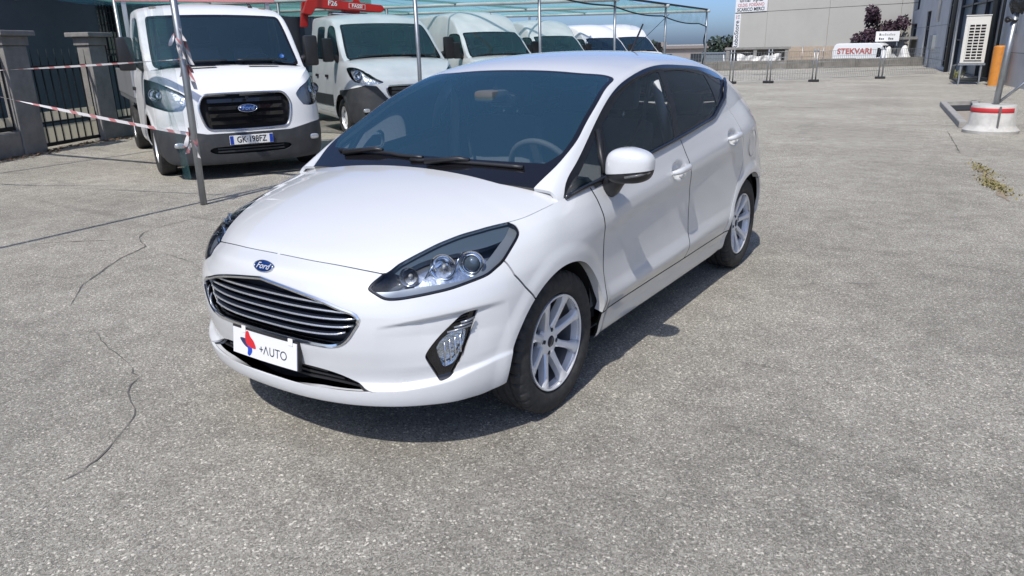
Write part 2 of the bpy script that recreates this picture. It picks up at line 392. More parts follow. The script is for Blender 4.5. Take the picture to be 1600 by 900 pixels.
def build_ground():
    # one sheet: the yard, then a step down behind the low wall, then flat to the horizon
    p = np.array([-11.18, 41.2]); d = np.array([.754, .657]); n = np.array([-.657, .754]); b = MB()
    rows = []
    for off, z in ((-700, 0), (0.1, 0), (1.2, -1.05), (1400, -1.05)):
        rows.append([(*(p + d * t + n * off), z) for t in (-900, -40, 0, 40, 900)])
    b.grid(rows, smooth=False); g = b.build('ground', ASPHALT, recalc=False); tag(g, kind='structure')
    for f in g.data.polygons:
        pass
    return g
GROUND = build_ground()
CRACK = mat('crack_dark', (.13, .12, .108), .95)
def crack(pts, w=.010, seed=1, mate=None):
    rnd = random.Random(seed); P = []
    for (a, b_) in zip(pts, pts[1:]):
        n = max(2, int(math.dist(a, b_) / .07))
        for k in range(n): t = k / n; P.append((a[0] + (b_[0] - a[0]) * t + rnd.gauss(0, .005), a[1] + (b_[1] - a[1]) * t + rnd.gauss(0, .005)))
    P.append(pts[-1]); b = MB(); rows = []
    for i, p in enumerate(P):
        t = Vector(P[min(i + 1, len(P) - 1)]) - Vector(P[max(i - 1, 0)]); t.normalize(); n = Vector((-t.y, t.x)); e = min(1, i / 6, (len(P) - 1 - i) / 6 + .05)
        ww = .75 * w * (.25 + rnd.random() ** 2 * 1.3) * max(e, .08) / 2; rows.append([(p[0] + n.x * ww, p[1] + n.y * ww, .004), (p[0] - n.x * ww, p[1] - n.y * ww, .004)])
    b.grid(rows, smooth=False); b.build('crack', mate or CRACK, GROUND)
crack([(-2.345, 0.232), (-2.431, 0.365), (-2.874, 0.704), (-3.076, 0.937), (-3.321, 1.229), (-3.46, 1.502), (-3.801, 1.649), (-3.951, 1.773), (-4.047, 2.053), (-4.056, 2.348), (-4.088, 2.652)], 0.016, 3)
crack([(-4.652, 0.922), (-4.376, 1.078), (-4.232, 1.256), (-3.961, 1.459), (-3.855, 1.669)], 0.014, 4)
crack([(-0.45, -0.826), (-0.464, -0.716), (-0.457, -0.636), (-0.45, -0.556), (-0.493, -0.482), (-0.566, -0.375), (-0.68, -0.231), (-0.774, -0.165), (-0.958, -0.1), (-1.085, 0.033), (-1.215, 0.086), (-1.385, 0.123), (-1.588, 0.16), (-1.872, 0.249), (-2.19, 0.35)], 0.008, 5)
crack([(-0.627, -0.137), (-0.584, -0.049), (-0.525, 0.02), (-0.466, 0.14)], 0.006, 6)
crack([(-3.46, 1.502), (-3.379, 1.689), (-3.295, 1.933)], 0.008, 7)
crack([(1.185, 2.901), (1.415, 3.265), (1.672, 3.336), (1.852, 3.681)], 0.007, 8)
crack([(-0.02, 12.284), (0.571, 13.097), (1.147, 12.792)], 0.012, 9)
crack([(1.376, 12.891), (1.609, 11.13), (1.742, 10.063)], 0.03, 10)
crack([(-0.98, -0.619), (-1.067, -0.482), (-1.109, -0.371)], 0.006, 11)
crack([(-3.468, 0.425), (-3.393, 0.644), (-3.087, 0.715), (-3.076, 0.937)], 0.009, 23)
crack([(-2.431, 0.365), (-2.39, 0.181), (-2.293, -0.002), (-2.269, -0.078)], 0.008, 24)
crack([(-0.958, -0.1), (-1.163, -0.097), (-1.505, -0.044), (-1.678, -0.054)], 0.006, 25)
crack([(-3.46, 1.502), (-2.708, 1.417), (-2.405, 1.306)], 0.007, 26)
crack([(0.508, -0.071), (0.694, -0.136), (0.794, -0.273)], 0.004, 27)
crack([(1.292, 1.244), (1.371, 1.445), (1.566, 1.471)], 0.004, 28)
# ------------------------------------------------------------------ skin of the hatchback (metres; x = left, y = rearwards, z = up)
PLAN = np.array([(0, -.02), (.2, -.010), (.40, .035), (.56, .115), (.68, .215), (.77, .33), (.83, .46), (.858, .62), (.868, .83),
                 (.862, 1.1), (.855, 1.5), (.855, 2.0), (.858, 2.5), (.865, 3.0), (.866, 3.32), (.842, 3.6), (.782, 3.78),
                 (.66, 3.90), (.45, 3.97), (0, 4.00)])
# vertical profiles: station -> (inset, z) from the underside up to the bonnet edge / belt line
PROF = {
 0:    [(.12, .235), (.012, .243), (.0, .300), (.030, .322), (.022, .40), (.012, .46), (.010, .53), (.012, .60), (.020, .65), (.030, .69), (.050, .725), (.122, .757)],
 1.3:  [(.12, .235), (.012, .244), (.0, .304), (.030, .327), (.020, .40), (.010, .465), (.008, .53), (.011, .595), (.021, .645), (.036, .683), (.056, .718), (.118, .752)],
 2.6:  [(.12, .235), (.012, .245), (.0, .310), (.028, .334), (.017, .40), (.007, .47), (.005, .53), (.010, .59), (.024, .636), (.046, .672), (.068, .702), (.106, .729)],
 3:    [(.12, .235), (.012, .245), (.0, .312), (.026, .336), (.016, .40), (.006, .47), (.004, .53), (.010, .59), (.024, .635), (.048, .672), (.072, .712), (.104, .758)],
 3.6:  [(.12, .235), (.014, .245), (.0, .322), (.024, .346), (.014, .41), (.005, .475), (.003, .535), (.008, .595), (.021, .642), (.046, .686), (.076, .738), (.102, .799)],
 4.2:  [(.12, .235), (.016, .245), (.0, .335), (.020, .360), (.012, .42), (.004, .48), (.002, .54), (.006, .60), (.018, .65), (.045, .70), (.080, .768), (.102, .832)],
 5:    [(.12, .235), (.024, .250), (.0, .368), (.012, .388), (.006, .43), (.001, .49), (.000, .55), (.003, .61), (.014, .66), (.040, .715), (.080, .79), (.104, .858)],
 6.3:  [(.12, .26), (.020, .285), (.002, .40), (.004, .42), (.002, .46), (.0, .51), (.0, .56), (.001, .62), (.010, .68), (.030, .74), (.070, .812), (.114, .871)],
 8:    [(.12, .25), (.04, .26), (.015, .32), (.008, .37), (.0, .43), (.0, .49), (.0, .56), (.0, .64), (.005, .71), (.018, .765), (.055, .84), (.118, .892)],
 9:    [(.12, .20), (.055, .215), (.035, .29), (.022, .335), (.004, .40), (.012, .47), (.016, .57), (.010, .67), (.002, .745), (.003, .77), (.026, .85), (.062, .922)],
 10:   [(.12, .19), (.055, .207), (.035, .29), (.022, .335), (.000, .395), (.016, .47), (.022, .57), (.016, .70), (.001, .785), (.002, .81), (.024, .88), (.050, .957)],
 11:   [(.12, .19), (.055, .205), (.035, .29), (.022, .335), (-.003, .405), (.016, .48), (.022, .58), (.016, .72), (.001, .82), (.002, .845), (.024, .92), (.050, 1.003)],
 12.5: [(.12, .19), (.055, .21), (.035, .295), (.018, .345), (.000, .43), (.012, .51), (.016, .61), (.012, .76), (.002, .885), (.004, .915), (.030, .992), (.070, 1.075)],
 13.2: [(.12, .22), (.055, .24), (.03, .31), (.014, .36), (.000, .44), (.005, .52), (.008, .62), (.006, .765), (.003, .93), (.007, .96), (.040, 1.03), (.090, 1.105)],
 14:   [(.12, .25), (.05, .27), (.02, .33), (.01, .38), (.0, .45), (.0, .53), (.0, .63), (.004, .77), (.012, .965), (.020, .99), (.062, 1.065), (.122, 1.135)],
 16:   [(.12, .27), (.05, .29), (.01, .35), (.005, .40), (.0, .46), (.0, .54), (.004, .64), (.028, .78), (.085, .965), (.098, .99), (.135, 1.06), (.175, 1.13)],
 19:   [(.12, .28), (.05, .30), (.01, .36), (.0, .41), (.0, .47), (.0, .55), (.012, .65), (.03, .78), (.055, .92), (.065, .95), (.085, 1.0), (.12, 1.05)]}

R11 = [(0, .122, .757), (1.3, .118, .752), (2.6, .104, .730), (2.72, .101, .727), (3.14, .130, .758), (3.73, .163, .787), (4.47, .193, .812), (5.33, .207, .829), (6.33, .194, .841), (6.8, .172, .848),
       (7.15, .146, .853), (7.4, .128, .860), (7.83, .110, .875), (8.19, .095, .889), (8.5, .081, .902), (9, .062, .922)]
def bonnet_edge(cfg, t, Q):
    """bonnet shut line over the headlamp, and a rounded lamp surface below it"""
    if not cfg.get('detail'): return Q
    k = np.array(R11); m = t < 9; e = pchip(k[:, 0], k[:, 1:], True)(np.clip(t, 0, 9)); Q = Q.copy(); Q[m, 11] = e[m]
    w = np.clip((t - 2.2) / .9, 0, 1) * np.clip((8.3 - t) / 1.0, 0, 1); w = (w * w * (3 - 2 * w))[:, None]
    a, b = Q[:, 8], Q[:, 11]; c = a + (b - a) * [.20, .73]
    for r, u in ((9, .36), (10, .70)): Q[:, r] = Q[:, r] * (1 - w) + ((1 - u) ** 2 * a + 2 * u * (1 - u) * c + u * u * b) * w
    return Q
def plan_frame(cfg, t):
    PLAN = cfg['plan']
    P = cspline(np.arange(20), np.concatenate([PLAN, np.zeros((20, 1))], 1))(t)
    d = cspline(np.arange(20), np.concatenate([PLAN, np.zeros((20, 1))], 1))(t + 1e-3) - P
    N = np.stack([d[:, 1], -d[:, 0], 0 * t], -1); N /= np.linalg.norm(N, axis=1, keepdims=True)
    N[t < 1e-6] = [0, -1, 0]; N[t > 19 - 1e-6] = [0, 1, 0]
    return P, N

def lower_body(cfg, nt=640, nv=120):
    PROF = cfg['prof']; keys = sorted(PROF); prof = pchip(keys, np.array([PROF[k] for k in keys]), True)
    # more samples at the nose and the wheels
    t = np.concatenate([np.linspace(0, 9, int(nt * .45))[:-1], np.linspace(9, 15.5, int(nt * .40))[:-1], np.linspace(15.5, 19, int(nt * .15))])
    P, N = plan_frame(cfg, t); Q = bonnet_edge(cfg, t, prof(t)); out = np.zeros((len(t), nv, 3))
    vv = np.linspace(0, 1, nv)
    for i in range(len(t)):
        z = Q[i, :, 1]; ins = Q[i, :, 0]
        c = np.concatenate([[0], np.cumsum(np.hypot(np.diff(z), np.diff(ins)))])
        c0 = np.arange(12) / 11.
        qq = np.interp(vv, c0, c0)           # rows keep their own parameter so feature lines stay on grid lines
        zz = pchip(c0, z)(qq); ii = pchip(z, ins)(zz)
        b = P[i] - N[i] * ii[:, None]; b[:, 2] = zz; out[i] = b
    # flared lips round the wheel arches
    for cy, cz, r0, amt in cfg['flare']:
        r = np.hypot(out[..., 1] - cy, out[..., 2] - cz); on = (out[..., 0] > .6 * cfg['plan'][10, 0] / .86)
        k = np.clip((r0 - r) / .055, 0, 1); k = k * k * (3 - 2 * k)
        out[..., 0] += on * k * amt
    if not cfg.get('detail'): return out
    # cups behind the door handles
    for hy, hz in ((2.035, .862), (2.90, .942)):
        r = np.sqrt(((out[..., 1] - hy) / .088) ** 2 + ((out[..., 2] - hz) / .047) ** 2); k = np.clip((1.1 - r) / .5, 0, 1)
        out[..., 0] -= (out[..., 0] > .6) * k * k * (3 - 2 * k) * .024
    # shallow swage that runs from the fog lamp towards the grille
    u = (out[..., 0] - .50) / .27; zc = .555 + .045 * np.clip(u, 0, 1.2); h = .008 + .016 * np.clip(u, 0, 1)
    k = np.clip((zc - out[..., 2]) / h + .5, 0, 1); k = k * k * (3 - 2 * k)
    fade = np.clip((out[..., 2] - .40) / .12, 0, 1) * np.clip(u / .5, 0, 1) * np.clip((.45 - out[..., 1]) / .12, 0, 1)
    out[..., 1] += k * fade * .016; out[..., 0] -= k * fade * .008
    return out

def edge_curve(cfg):
    PROF = cfg['prof']; keys = sorted(PROF); top = pchip(keys, np.array([PROF[k][-1] for k in keys]), True)
    t = np.linspace(0, 19, 1200); P, N = plan_frame(cfg, t); Q = bonnet_edge(cfg, t, pchip(keys, np.array([PROF[k] for k in keys]), True)(t))[:, 11]
    E = P - N * Q[:, :1]; E[:, 2] = Q[:, 1]
    return t, E

HOOD_C = pchip([0, .06, .14, .3, .5, .75, 1.0, 1.1], np.array([(.102, .757), (.138, .778), (.195, .803), (.335, .855), (.525, .910), (.75, .958), (.955, .985), (1.04, .993)]))
def hood(cfg, nu=90, nq=60):
    T_CORNER, T_REAR, HOOD_C = cfg['t_corner'], cfg['t_rear'], cfg['hood_c']; t, E = edge_curve(cfg); e = lambda x: np.stack([np.interp(x, t, E[:, k]) for k in range(3)], -1)
    u = np.linspace(0, 1.0, nu); q = np.linspace(0, 1, nq); out = np.zeros((nu, nq, 3))
    C = HOOD_C(u); ed = e(T_CORNER + (T_REAR - T_CORNER) * (u ** .85))
    fr = e(q * T_CORNER)                                # front edge follows the bumper seam
    f0 = (fr[:, 1] - fr[0, 1]) / (fr[-1, 1] - fr[0, 1]); g0 = (fr[:, 2] - fr[0, 2]) / (fr[-1, 2] - fr[0, 2])
    x0 = fr[:, 0] / fr[-1, 0]
    for i in range(nu):
        k = min(1, u[i] / .3); k = k * k * (3 - 2 * k)
        f = f0 * (1 - k) + q ** 2.2 * k; g = g0 * (1 - k) + (.72 * q ** 2 + .28 * q ** 4.5) * k; xx = x0 * (1 - k) + q * k
        out[i, :, 0] = ed[i, 0] * xx; out[i, :, 1] = C[i, 0] + (ed[i, 1] - C[i, 0]) * f
        out[i, :, 2] = C[i, 1] + (ed[i, 2] - C[i, 1]) * g
    # two faint longitudinal swages
    X, Y = out[..., 0], out[..., 1]
    return out

RAIL = pchip([.84, .92, 1.08, 1.27, 1.53, 1.73, 1.95, 2.27, 2.78, 3.2, 3.5, 3.75, 3.93],
             np.array([(.765, .885), (.735, .945), (.712, 1.043), (.683, 1.137), (.645, 1.260), (.624, 1.325), (.613, 1.372), (.607, 1.404), (.604, 1.390),
                       (.592, 1.333), (.572, 1.275), (.53, 1.20), (.48, 1.12)]))
ROOF_C = cspline([.80, 1.0, 1.25, 1.5, 1.7, 1.82, 1.95, 2.1, 2.35, 2.65, 3.0, 3.35, 3.55, 3.66, 3.73, 3.82, 3.93],
                 np.array([.905, 1.004, 1.135, 1.258, 1.346, 1.392, 1.423, 1.443, 1.461, 1.463, 1.451, 1.418, 1.391, 1.372, 1.315, 1.19, 1.06]))
def greenhouse(cfg, ns=260, nv=110):
    RAIL, ROOF_C = cfg['rail'], cfg['roof_c']; t, E = edge_curve(cfg); m = (t > 7.0) & (t < 17.2); tb, Eb = t[m], E[m]
    s = np.linspace(*cfg['s_range'], ns); out = np.zeros((ns, nv, 3))
    wb = np.interp(s, Eb[:, 1], Eb[:, 0]); zb = np.interp(s, Eb[:, 1], Eb[:, 2])
    R = RAIL(s); zc = ROOF_C(s)
    for i in range(ns):
        B = np.array([wb[i], zb[i]]); r = R[i]; zr = max(r[1], B[1] + .004); wr = min(r[0], B[0] - .006)
        k = np.linspace(0, 1, 160)[:, None]; rr = np.array([wr, zr])
        side = B + (rr - B) * k; L = np.linalg.norm(rr - B); nrm = np.array([rr[1] - B[1], B[0] - rr[0]]) / max(L, 1e-6)
        side += nrm * (cfg.get('tumble', .055) * L * 4 * k * (1 - k))                       # tumblehome bulge
        w = wr * (1 - np.linspace(0, 1, 400)); x = w / wr; dz = zc[i] - zr
        top = np.stack([w, zr + dz * (1 - (.75 * x ** 2.2 + .25 * x ** 6))], 1)
        pl = np.concatenate([side[:-1], top])
        # round the rail: smooth the polyline locally
        c = np.concatenate([[0], np.cumsum(np.linalg.norm(np.diff(pl, axis=0), axis=1))]); cr = c[159]
        qs = np.linspace(0, c[-1], 1500); pp = np.stack([np.interp(qs, c, pl[:, j]) for j in (0, 1)], 1)
        rad = min(cfg.get('rail_r', .05), .45 * L); sm = pp.copy()
        for it in range(3):
            h = rad / 3; lo = np.clip(qs - h, 0, c[-1]); hi = np.clip(qs + h, 0, c[-1])
            ci = np.concatenate([[[0, 0]], np.cumsum((sm[1:] + sm[:-1]) / 2 * np.diff(qs)[:, None], 0)])
            av = np.stack([(np.interp(hi, qs, ci[:, j]) - np.interp(lo, qs, ci[:, j])) / np.maximum(hi - lo, 1e-9) for j in (0, 1)], 1)
            wgt = np.clip((rad * 1.6 - abs(qs - cr)) / (rad * .6), 0, 1)[:, None]
            sm = sm + (av - sm) * wgt
        d1 = np.linspace(0, 1, nv); split = cr / c[-1]
        # denser near the rail
        qv = np.concatenate([np.linspace(0, cr, int(nv * .45), endpoint=False), np.linspace(cr, c[-1], nv - int(nv * .45))])
        o = np.stack([np.interp(qv, qs, sm[:, j]) for j in (0, 1)], 1)
        out[i, :, 0] = o[:, 0]; out[i, :, 1] = s[i]; out[i, :, 2] = o[:, 1]
    # windscreen and rear screen bow in plan
    ya, yl, am, wm = cfg['bow']; bow = np.clip((ya - out[..., 1]) / yl, 0, 1) * am
    x = np.clip(out[..., 0] / wm, 0, 1)
    out[..., 1] -= bow * (1 - x ** 2) * np.clip((out[..., 2] - cfg['bow_z']) / .05, 0, 1)
    out[:, -1, 0] = 0
    return out

CAR = dict(plan=PLAN, prof=PROF, flare=((.82, .308, .440, .008), (3.323, .308, .440, .008)), detail=True, t_corner=2.72, t_rear=8.45, hood_c=HOOD_C, rail=RAIL, roof_c=ROOF_C,
           s_range=(.90, 3.90), bow=(1.95, 1.0, .05, .7), bow_z=.9)
# ------------------------------------------------------------------ the white hatchback
def build_hatchback():
    car = thing('hatchback_car', 'white five-door hatchback parked in the middle of the yard with dealer plate', 'car', (0, 2, 0))
    L0 = (0, -2, 0)
    def part(name, S, m, rim=.014, both=False, parent=None):
        if rim: S = S.rim(rim)
        if both: S = S.both()
        return surf_obj(name, S, m, parent or car, L0 if parent is None else (0, 0, 0))
    def sides(name, S, m, rim=.014, parent=None):
        if rim: S = S.rim(rim)
        return [surf_obj(name, X, m, car, L0) for X in (S, S.mirror())]
    A = Surf.grid(lower_body(CAR)); H = Surf.grid(hood(CAR), True); G = Surf.grid(greenhouse(CAR))
    GAP = .0040
    side = lambda l: np.array([(.9, a, b) for a, b in l])
    # --- outlines
    HL = closed_curve([(.467, .176, .728), (.500, .24, .795), (.535, .31, .835), (.570, .39, .865), (.61, .47, .88), (.65, .55, .888), (.688, .615, .880), (.712, .642, .850), (.733, .647, .840), (.757, .633, .824), (.770, .607, .807), (.780, .551, .780), (.787, .484, .746), (.782, .443, .728),
                       (.771, .399, .710), (.744, .345, .697), (.700, .280, .680), (.650, .224, .669), (.594, .176, .658), (.549, .144, .652), (.517, .125, .655), (.483, .116, .670), (.453, .114, .686), (.454, .131, .703)], 6)
    nHL = (.5, -.7, .5)
    FOG = closed_curve([(.774, .34, .596), (.771, .333, .581), (.759, .314, .519), (.744, .298, .463), (.719, .281, .401), (.699, .26, .357), (.677, .226, .341), (.663, .222, .346), (.639, .192, .422), (.639, .187, .443), (.657, .199, .476), (.686, .226, .518), (.719, .262, .561), (.738, .288, .585), (.757, .314, .595)], 6, sharp=(0,))
    FOGL = closed_curve([(.676, .217, .473), (.693, .234, .5), (.718, .26, .517), (.748, .299, .522), (.74, .291, .477), (.727, .281, .441), (.706, .266, .399), (.68, .241, .385), (.674, .227, .419), (.671, .216, .452)], 6, sharp=(3,))
    nF = (.75, -.66, 0)
    gr = [(0, .686), (.15, .669), (.247, .653), (.317, .637), (.39, .615), (.434, .599), (.445, .586), (.437, .565), (.412, .526), (.378, .492), (.345, .479), (.278, .475), (.208, .476), (.135, .477), (0, .477)]
    GRH = open_curve(np.array([(a, 0, b) for a, b in gr]), 4)
    GR = np.concatenate([GRH, (GRH * [-1, 1, 1])[::-1][1:-1]])
    lg = [(0, .384), (.169, .376), (.30, .366), (.353, .353), (.423, .325), (.492, .307)]; lb = [(.409, .302), (.323, .301), (.205, .303), (0, .304)]
    LGH = np.concatenate([open_curve(np.array([(a, 0, b) for a, b in lg]), 4), open_curve(np.array([(a, 0, b) for a, b in [lg[-1]] + lb]), 4)[1:]])
    LG = np.concatenate([LGH, (LGH * [-1, 1, 1])[::-1][1:-1]])
    ARC = [np.array([(.9, cy + r * math.cos(a), cz + r * math.sin(a)) for a in np.linspace(0, 2 * math.pi, 90)[:-1]]) for cy, cz, r in ((.810, .300, .366), (3.305, .300, .368))]
    BUMP = side([(-.3, -.1), (.80, -.1), (.80, .295), (.565, .605), (.533, .645), (.497, .695), (.490, .735), (.485, .748), (.46, .80), (.2, 1.0), (-.3, 1.0)])
    dF = [(1.112, 1.0), (1.118, .93), (1.136, .87), (1.155, .79), (1.172, .70), (1.184, .60), (1.188, .5), (1.188, .40), (1.185, .335)]
    dB = [(2.10, 1.12), (2.135, 1.02), (2.182, .88), (2.225, .75), (2.243, .63), (2.243, .52), (2.235, .44), (2.22, .335)]
    dR = [(2.97, 1.30), (2.995, 1.13), (3.02, 1.05), (3.05, .963), (3.094, .879), (3.115, .797), (3.105, .73), (3.06, .66), (2.95, .50), (2.86, .345)]
    crv = lambda l: [tuple(p) for p in open_curve(np.array(l), 5)]
    FDOOR = side(crv(dF) + crv(dB[::-1])); RDOOR = side(crv(dB) + crv(dR[::-1]))
    SILL = side([(.85, .335), (1.185, .335), (2.22, .335), (2.86, .345), (3.2, .35), (3.2, .0), (.85, .0)])
    WIN = side(crv([(.918, .885), (.972, .940), (1.094, 1.013), (1.263, 1.1), (1.519, 1.232), (1.734, 1.31), (1.841, 1.336), (1.963, 1.359), (2.111, 1.379), (2.29, 1.387), (2.524, 1.379), (2.813, 1.361), (3.071, 1.333), (3.19, 1.305), (3.232, 1.278), (3.19, 1.252), (3.071, 1.219), (2.962, 1.166), (2.805, 1.113), (2.661, 1.070)])
               + [(2.5, .9), (1.5, .8), (.92, .8)])
    PF = side(closed_curve([(2.19, 1.354), (2.087, 1.346), (1.95, 1.330), (1.835, 1.305), (1.715, 1.272), (1.602, 1.232), (1.514, 1.195), (1.411, 1.147), (1.30, .945), (1.5, .965), (2.07, 1.02)], 5, sharp=(0, 7, 8, 10)))
    PQ = side([(1.355, 1.122), (1.242, .935), (.985, .90), (.985, .922)])
    PRR = side(closed_curve([(2.258, 1.355), (2.42, 1.354), (2.588, 1.344), (2.837, 1.312), (2.815, 1.142), (2.78, 1.118), (2.552, 1.085), (2.135, 1.038)], 5, sharp=(0, 3, 7)))
    PRQ = side(closed_curve([(2.885, 1.303), (3.05, 1.288), (3.165, 1.275), (3.06, 1.235), (2.875, 1.165)], 5, sharp=(0, 2, 4)))
    ws = [(0, 1.768), (.30, 1.766), (.45, 1.768), (.553, 1.776), (.588, 1.762), (.608, 1.69), (.643, 1.497), (.675, 1.298), (.689, 1.225), (.697, 1.09), (.690, 1.02), (.676, .965), (.66, .90)]
    WS = np.array([(a, b, 0) for a, b in crv(ws)] + [(.66, .7, 0), (-.66, .7, 0)] + [(-a, b, 0) for a, b in crv(ws)[::-1][:-1]])
    RW = np.array([(a, b, 0) for a, b in [(-.52, 3.70), (.52, 3.70), (.50, 3.90), (-.50, 3.90)]])
    TAIL = np.array([(0.9, a, b) for a, b in [(3.40, 1.03), (3.50, 1.075), (3.82, 1.09), (4.1, .96), (4.1, .72), (3.8, .74), (3.52, .86)]])
    # --- painted panels
    for ar in ARC: A = A.clip(np.where(A.v[:, 0] > .5, poly_sd(p2(A.v, 'side'), p2(ar, 'side')), 1))
    lens = A.inside(HL, nHL, -.003); Ab = A.outside(HL, nHL, .0008)
    front = Ab.inside(BUMP, 'side', -GAP)
    fogS = front.inside(FOG, nF, -.001); front = front.outside(FOG, nF)
    fz = p2(front.v, 'front'); isf = front.v[:, 1] < .2
    front = front.clip(np.where(front.v[:, 1] < .25, poly_sd(fz, p2(GR, 'front')), 1))
    front = front.clip(np.where(front.v[:, 1] < .25, poly_sd(p2(front.v, 'front'), p2(LG, 'front')), 1))
    part('front_bumper', front, PAINT, .028, True)
    rest = Ab.outside(BUMP, 'side', GAP)
    sill = rest.inside(SILL, 'side', -GAP); rest = rest.outside(SILL, 'side', GAP)
    fd = rest.inside(FDOOR, 'side', -GAP); rd = rest.inside(RDOOR, 'side', -GAP)
    rest = rest.outside(FDOOR, 'side', GAP).outside(RDOOR, 'side', GAP)
    fender = rest.clip(1.6 - rest.v[:, 1]); rear = rest.clip(rest.v[:, 1] - 2.4)
    sides('sill', sill, PAINT, 0); doors_f = sides('front_door', fd, PAINT, 0)
    sides('front_fender', fender, PAINT, .04)
    tail = rear.inside(TAIL, 'side', -.002); rear = rear.outside(TAIL, 'side', .001)
    sides('tail_lamp', tail, REDL, .02)
    bp = side([(3.45, .60), (3.9, .62), (4.3, .62), (4.3, -.1), (3.2, -.1), (3.30, .297)])
    rb = rear.inside(bp, 'side', -GAP); rear = rear.outside(bp, 'side', GAP)
    part('rear_bumper', rb, PAINT, .02, True)
    gate = rear.clip(.66 - rear.v[:, 0] - GAP); gate = gate.clip(gate.v[:, 1] - 3.5); quarter = rear.clip(np.where(rear.v[:, 1] > 3.5, rear.v[:, 0] - .66 - GAP, 1))
    part('tailgate', gate, PAINT, .014, True)
    # --- greenhouse
    scr = G.clip(np.where(G.v[:, 1] < 1.9, -poly_sd(p2(G.v, 'top'), p2(WS, 'top')) - .002, -1))
    Gw = G.clip(np.where(G.v[:, 1] < 1.9, poly_sd(p2(G.v, 'top'), p2(WS, 'top')) - .001, 1))
    Gw0 = Gw
    win = Gw.inside(WIN, 'side', -.001); Gw = Gw.outside(WIN, 'side', 0)
    rwin = Gw.clip(np.where(Gw.v[:, 1] > 3.5, -poly_sd(p2(Gw.v, 'top'), p2(RW, 'top')), -1)); Gw = Gw.clip(np.where(Gw.v[:, 1] > 3.5, poly_sd(p2(Gw.v, 'top'), p2(RW, 'top')), 1))
    rdg = Gw.inside(RDOOR, 'side', -GAP); rdg = rdg.clip(1.28 - rdg.v[:, 2]); Gk = Gw.clip(np.where(Gw.v[:, 2] < 1.28, poly_sd(p2(Gw.v, 'side'), p2(RDOOR, 'side')) - GAP, 1))
    doors_r = sides('rear_door', rd + rdg, PAINT, 0)
    qg = Gk.clip(np.minimum(1.22 - Gk.v[:, 2], Gk.v[:, 1] - 2.9)); Gk = Gk.clip(-np.minimum(1.22 - Gk.v[:, 2], Gk.v[:, 1] - 2.9))
    sides('quarter_panel', quarter + qg, PAINT, .04)
    part('roof', Gk, PAINT, .016, True)
    part('rear_window', rwin, GLOSSB, 0, True)
    wsd = poly_sd(p2(scr.v, 'top'), p2(WS, 'top'))
    border = .022 + .03 * np.clip((scr.v[:, 1] - 1.66) / .08, 0, 1) * 0 + .045 * np.clip((1.10 - scr.v[:, 1]) / .1, 0, 1)
    keep = np.minimum(-wsd - border, scr.v[:, 2] - 1.020 - .0 * wsd)
    part('windscreen', scr.clip(keep), SCREEN, 0, True)
    part('windscreen_seal', scr.clip(-keep), GLOSSB, .02, True)
    frame = win
    for nm, pl in (('door_glass', PF), ('quarter_light', PQ), ('rear_door_glass', PRR), ('rear_quarter_glass', PRQ)):
        g = win.inside(pl, 'side', 0).push(-.004); frame = frame.outside(pl, 'side', 0)
        sides(nm, g, TINT if nm != 'rear_quarter_glass' else GLOSSB, 0)
    sides('window_frame', frame.push(-.001), GLOSSB, .01)
    # --- bonnet
    hd = H.v; q = H.clip(np.ones(len(hd))); nn = H
    t_, E_ = edge_curve(CAR); loop = E_[(t_ <= CAR['t_rear'])]; lp = np.concatenate([loop, (loop * [-1, 1, 1])[::-1][:-1]])
    hs = nn.clip(np.where(hd[:, 1] < .88, -poly_sd(p2(hd, 'top'), p2(np.concatenate([loop, [[0, CAR['t_rear'], 0]]]), 'top')) - .003, 1) * 1.0 + np.where(hd[:, 0] < .003, 1, 0))
    part('bonnet', hs, PAINT, .02, True)
    # --- dark shell behind the gaps, lining, underbody, wheel wells
    inner = A.outside(HL, nHL, -.004).outside(FOG, nF, -.004); inner = inner.clip(np.where(inner.v[:, 1] < .25, np.minimum(poly_sd(p2(inner.v, 'front'), p2(GR, 'front')), poly_sd(p2(inner.v, 'front'), p2(LG, 'front'))) + .004, 1))
    part('inner_shell', inner.push(-.011) + Surf.grid(hood(CAR), True).push(-.03), DARK, 0, True)
    lin = Gw0.clip(poly_sd(p2(Gw0.v, 'side'), p2(WIN, 'side')) + .02); lin = lin.clip(3.7 - lin.v[:, 1])
    part('headlining', lin.push(-.022), HEADLINER, 0, True)
    mb = MB(); mb.box((-.62, .30, .20), (.62, 3.75, .40)); mb.box((-.40, .14, .26), (.40, .32, .40)); mb.box((-.72, 1.18, .20), (.72, 2.9, .36))
    mb.build('underbody', DARK, car, L0)
    for cy in (.81, 3.305):
        for sx in (1, -1):
            mb = MB(); mb.lathe([(.372, .80 * sx), (.372, .50 * sx), (.05, .48 * sx)], 40, 'X', M=Matrix.Translation((0, cy, .305)), arc=R(180))
            mb.build('wheel_well', DARK, car, L0)
    # --- headlamps
    for sx in (1, -1):
        f = lambda S: S if sx > 0 else S.mirror()
        hl = surf_obj('headlamp', f(lens.rim(.012)), CLEAR, car, L0)
        tag(hl, 'swept-back headlamp with dark bezel and round projector lens')
        back = f(lens.push(-.075)); wall = lens.rim(.08); wall = Surf(wall.v, wall.n, wall.t[len(lens.t):])
        surf_obj('housing', back + f(wall).push(0), mat('lamp_housing', (.09, .11, .14), .22, .3), hl)
        e = lens.inside(HL, nHL, -.003); e = e.clip(poly_sd(p2(e.v, nHL), p2(HL, nHL)) + .010)
        surf_obj('bezel', f(e.push(.0015)), GLOSSB, hl)
        lower = lens.clip(-.012 - poly_sd(p2(lens.v, nHL), p2(HL, nHL)));
        # inner eyebrow above the reflectors
        zb = pchip([.10, .172, .204, .253, .302, .346, .406, .472, .53, .65], np.array([.69, .722, .740, .763, .780, .790, .798, .803, .810, .83]))(lens.v[:, 1])
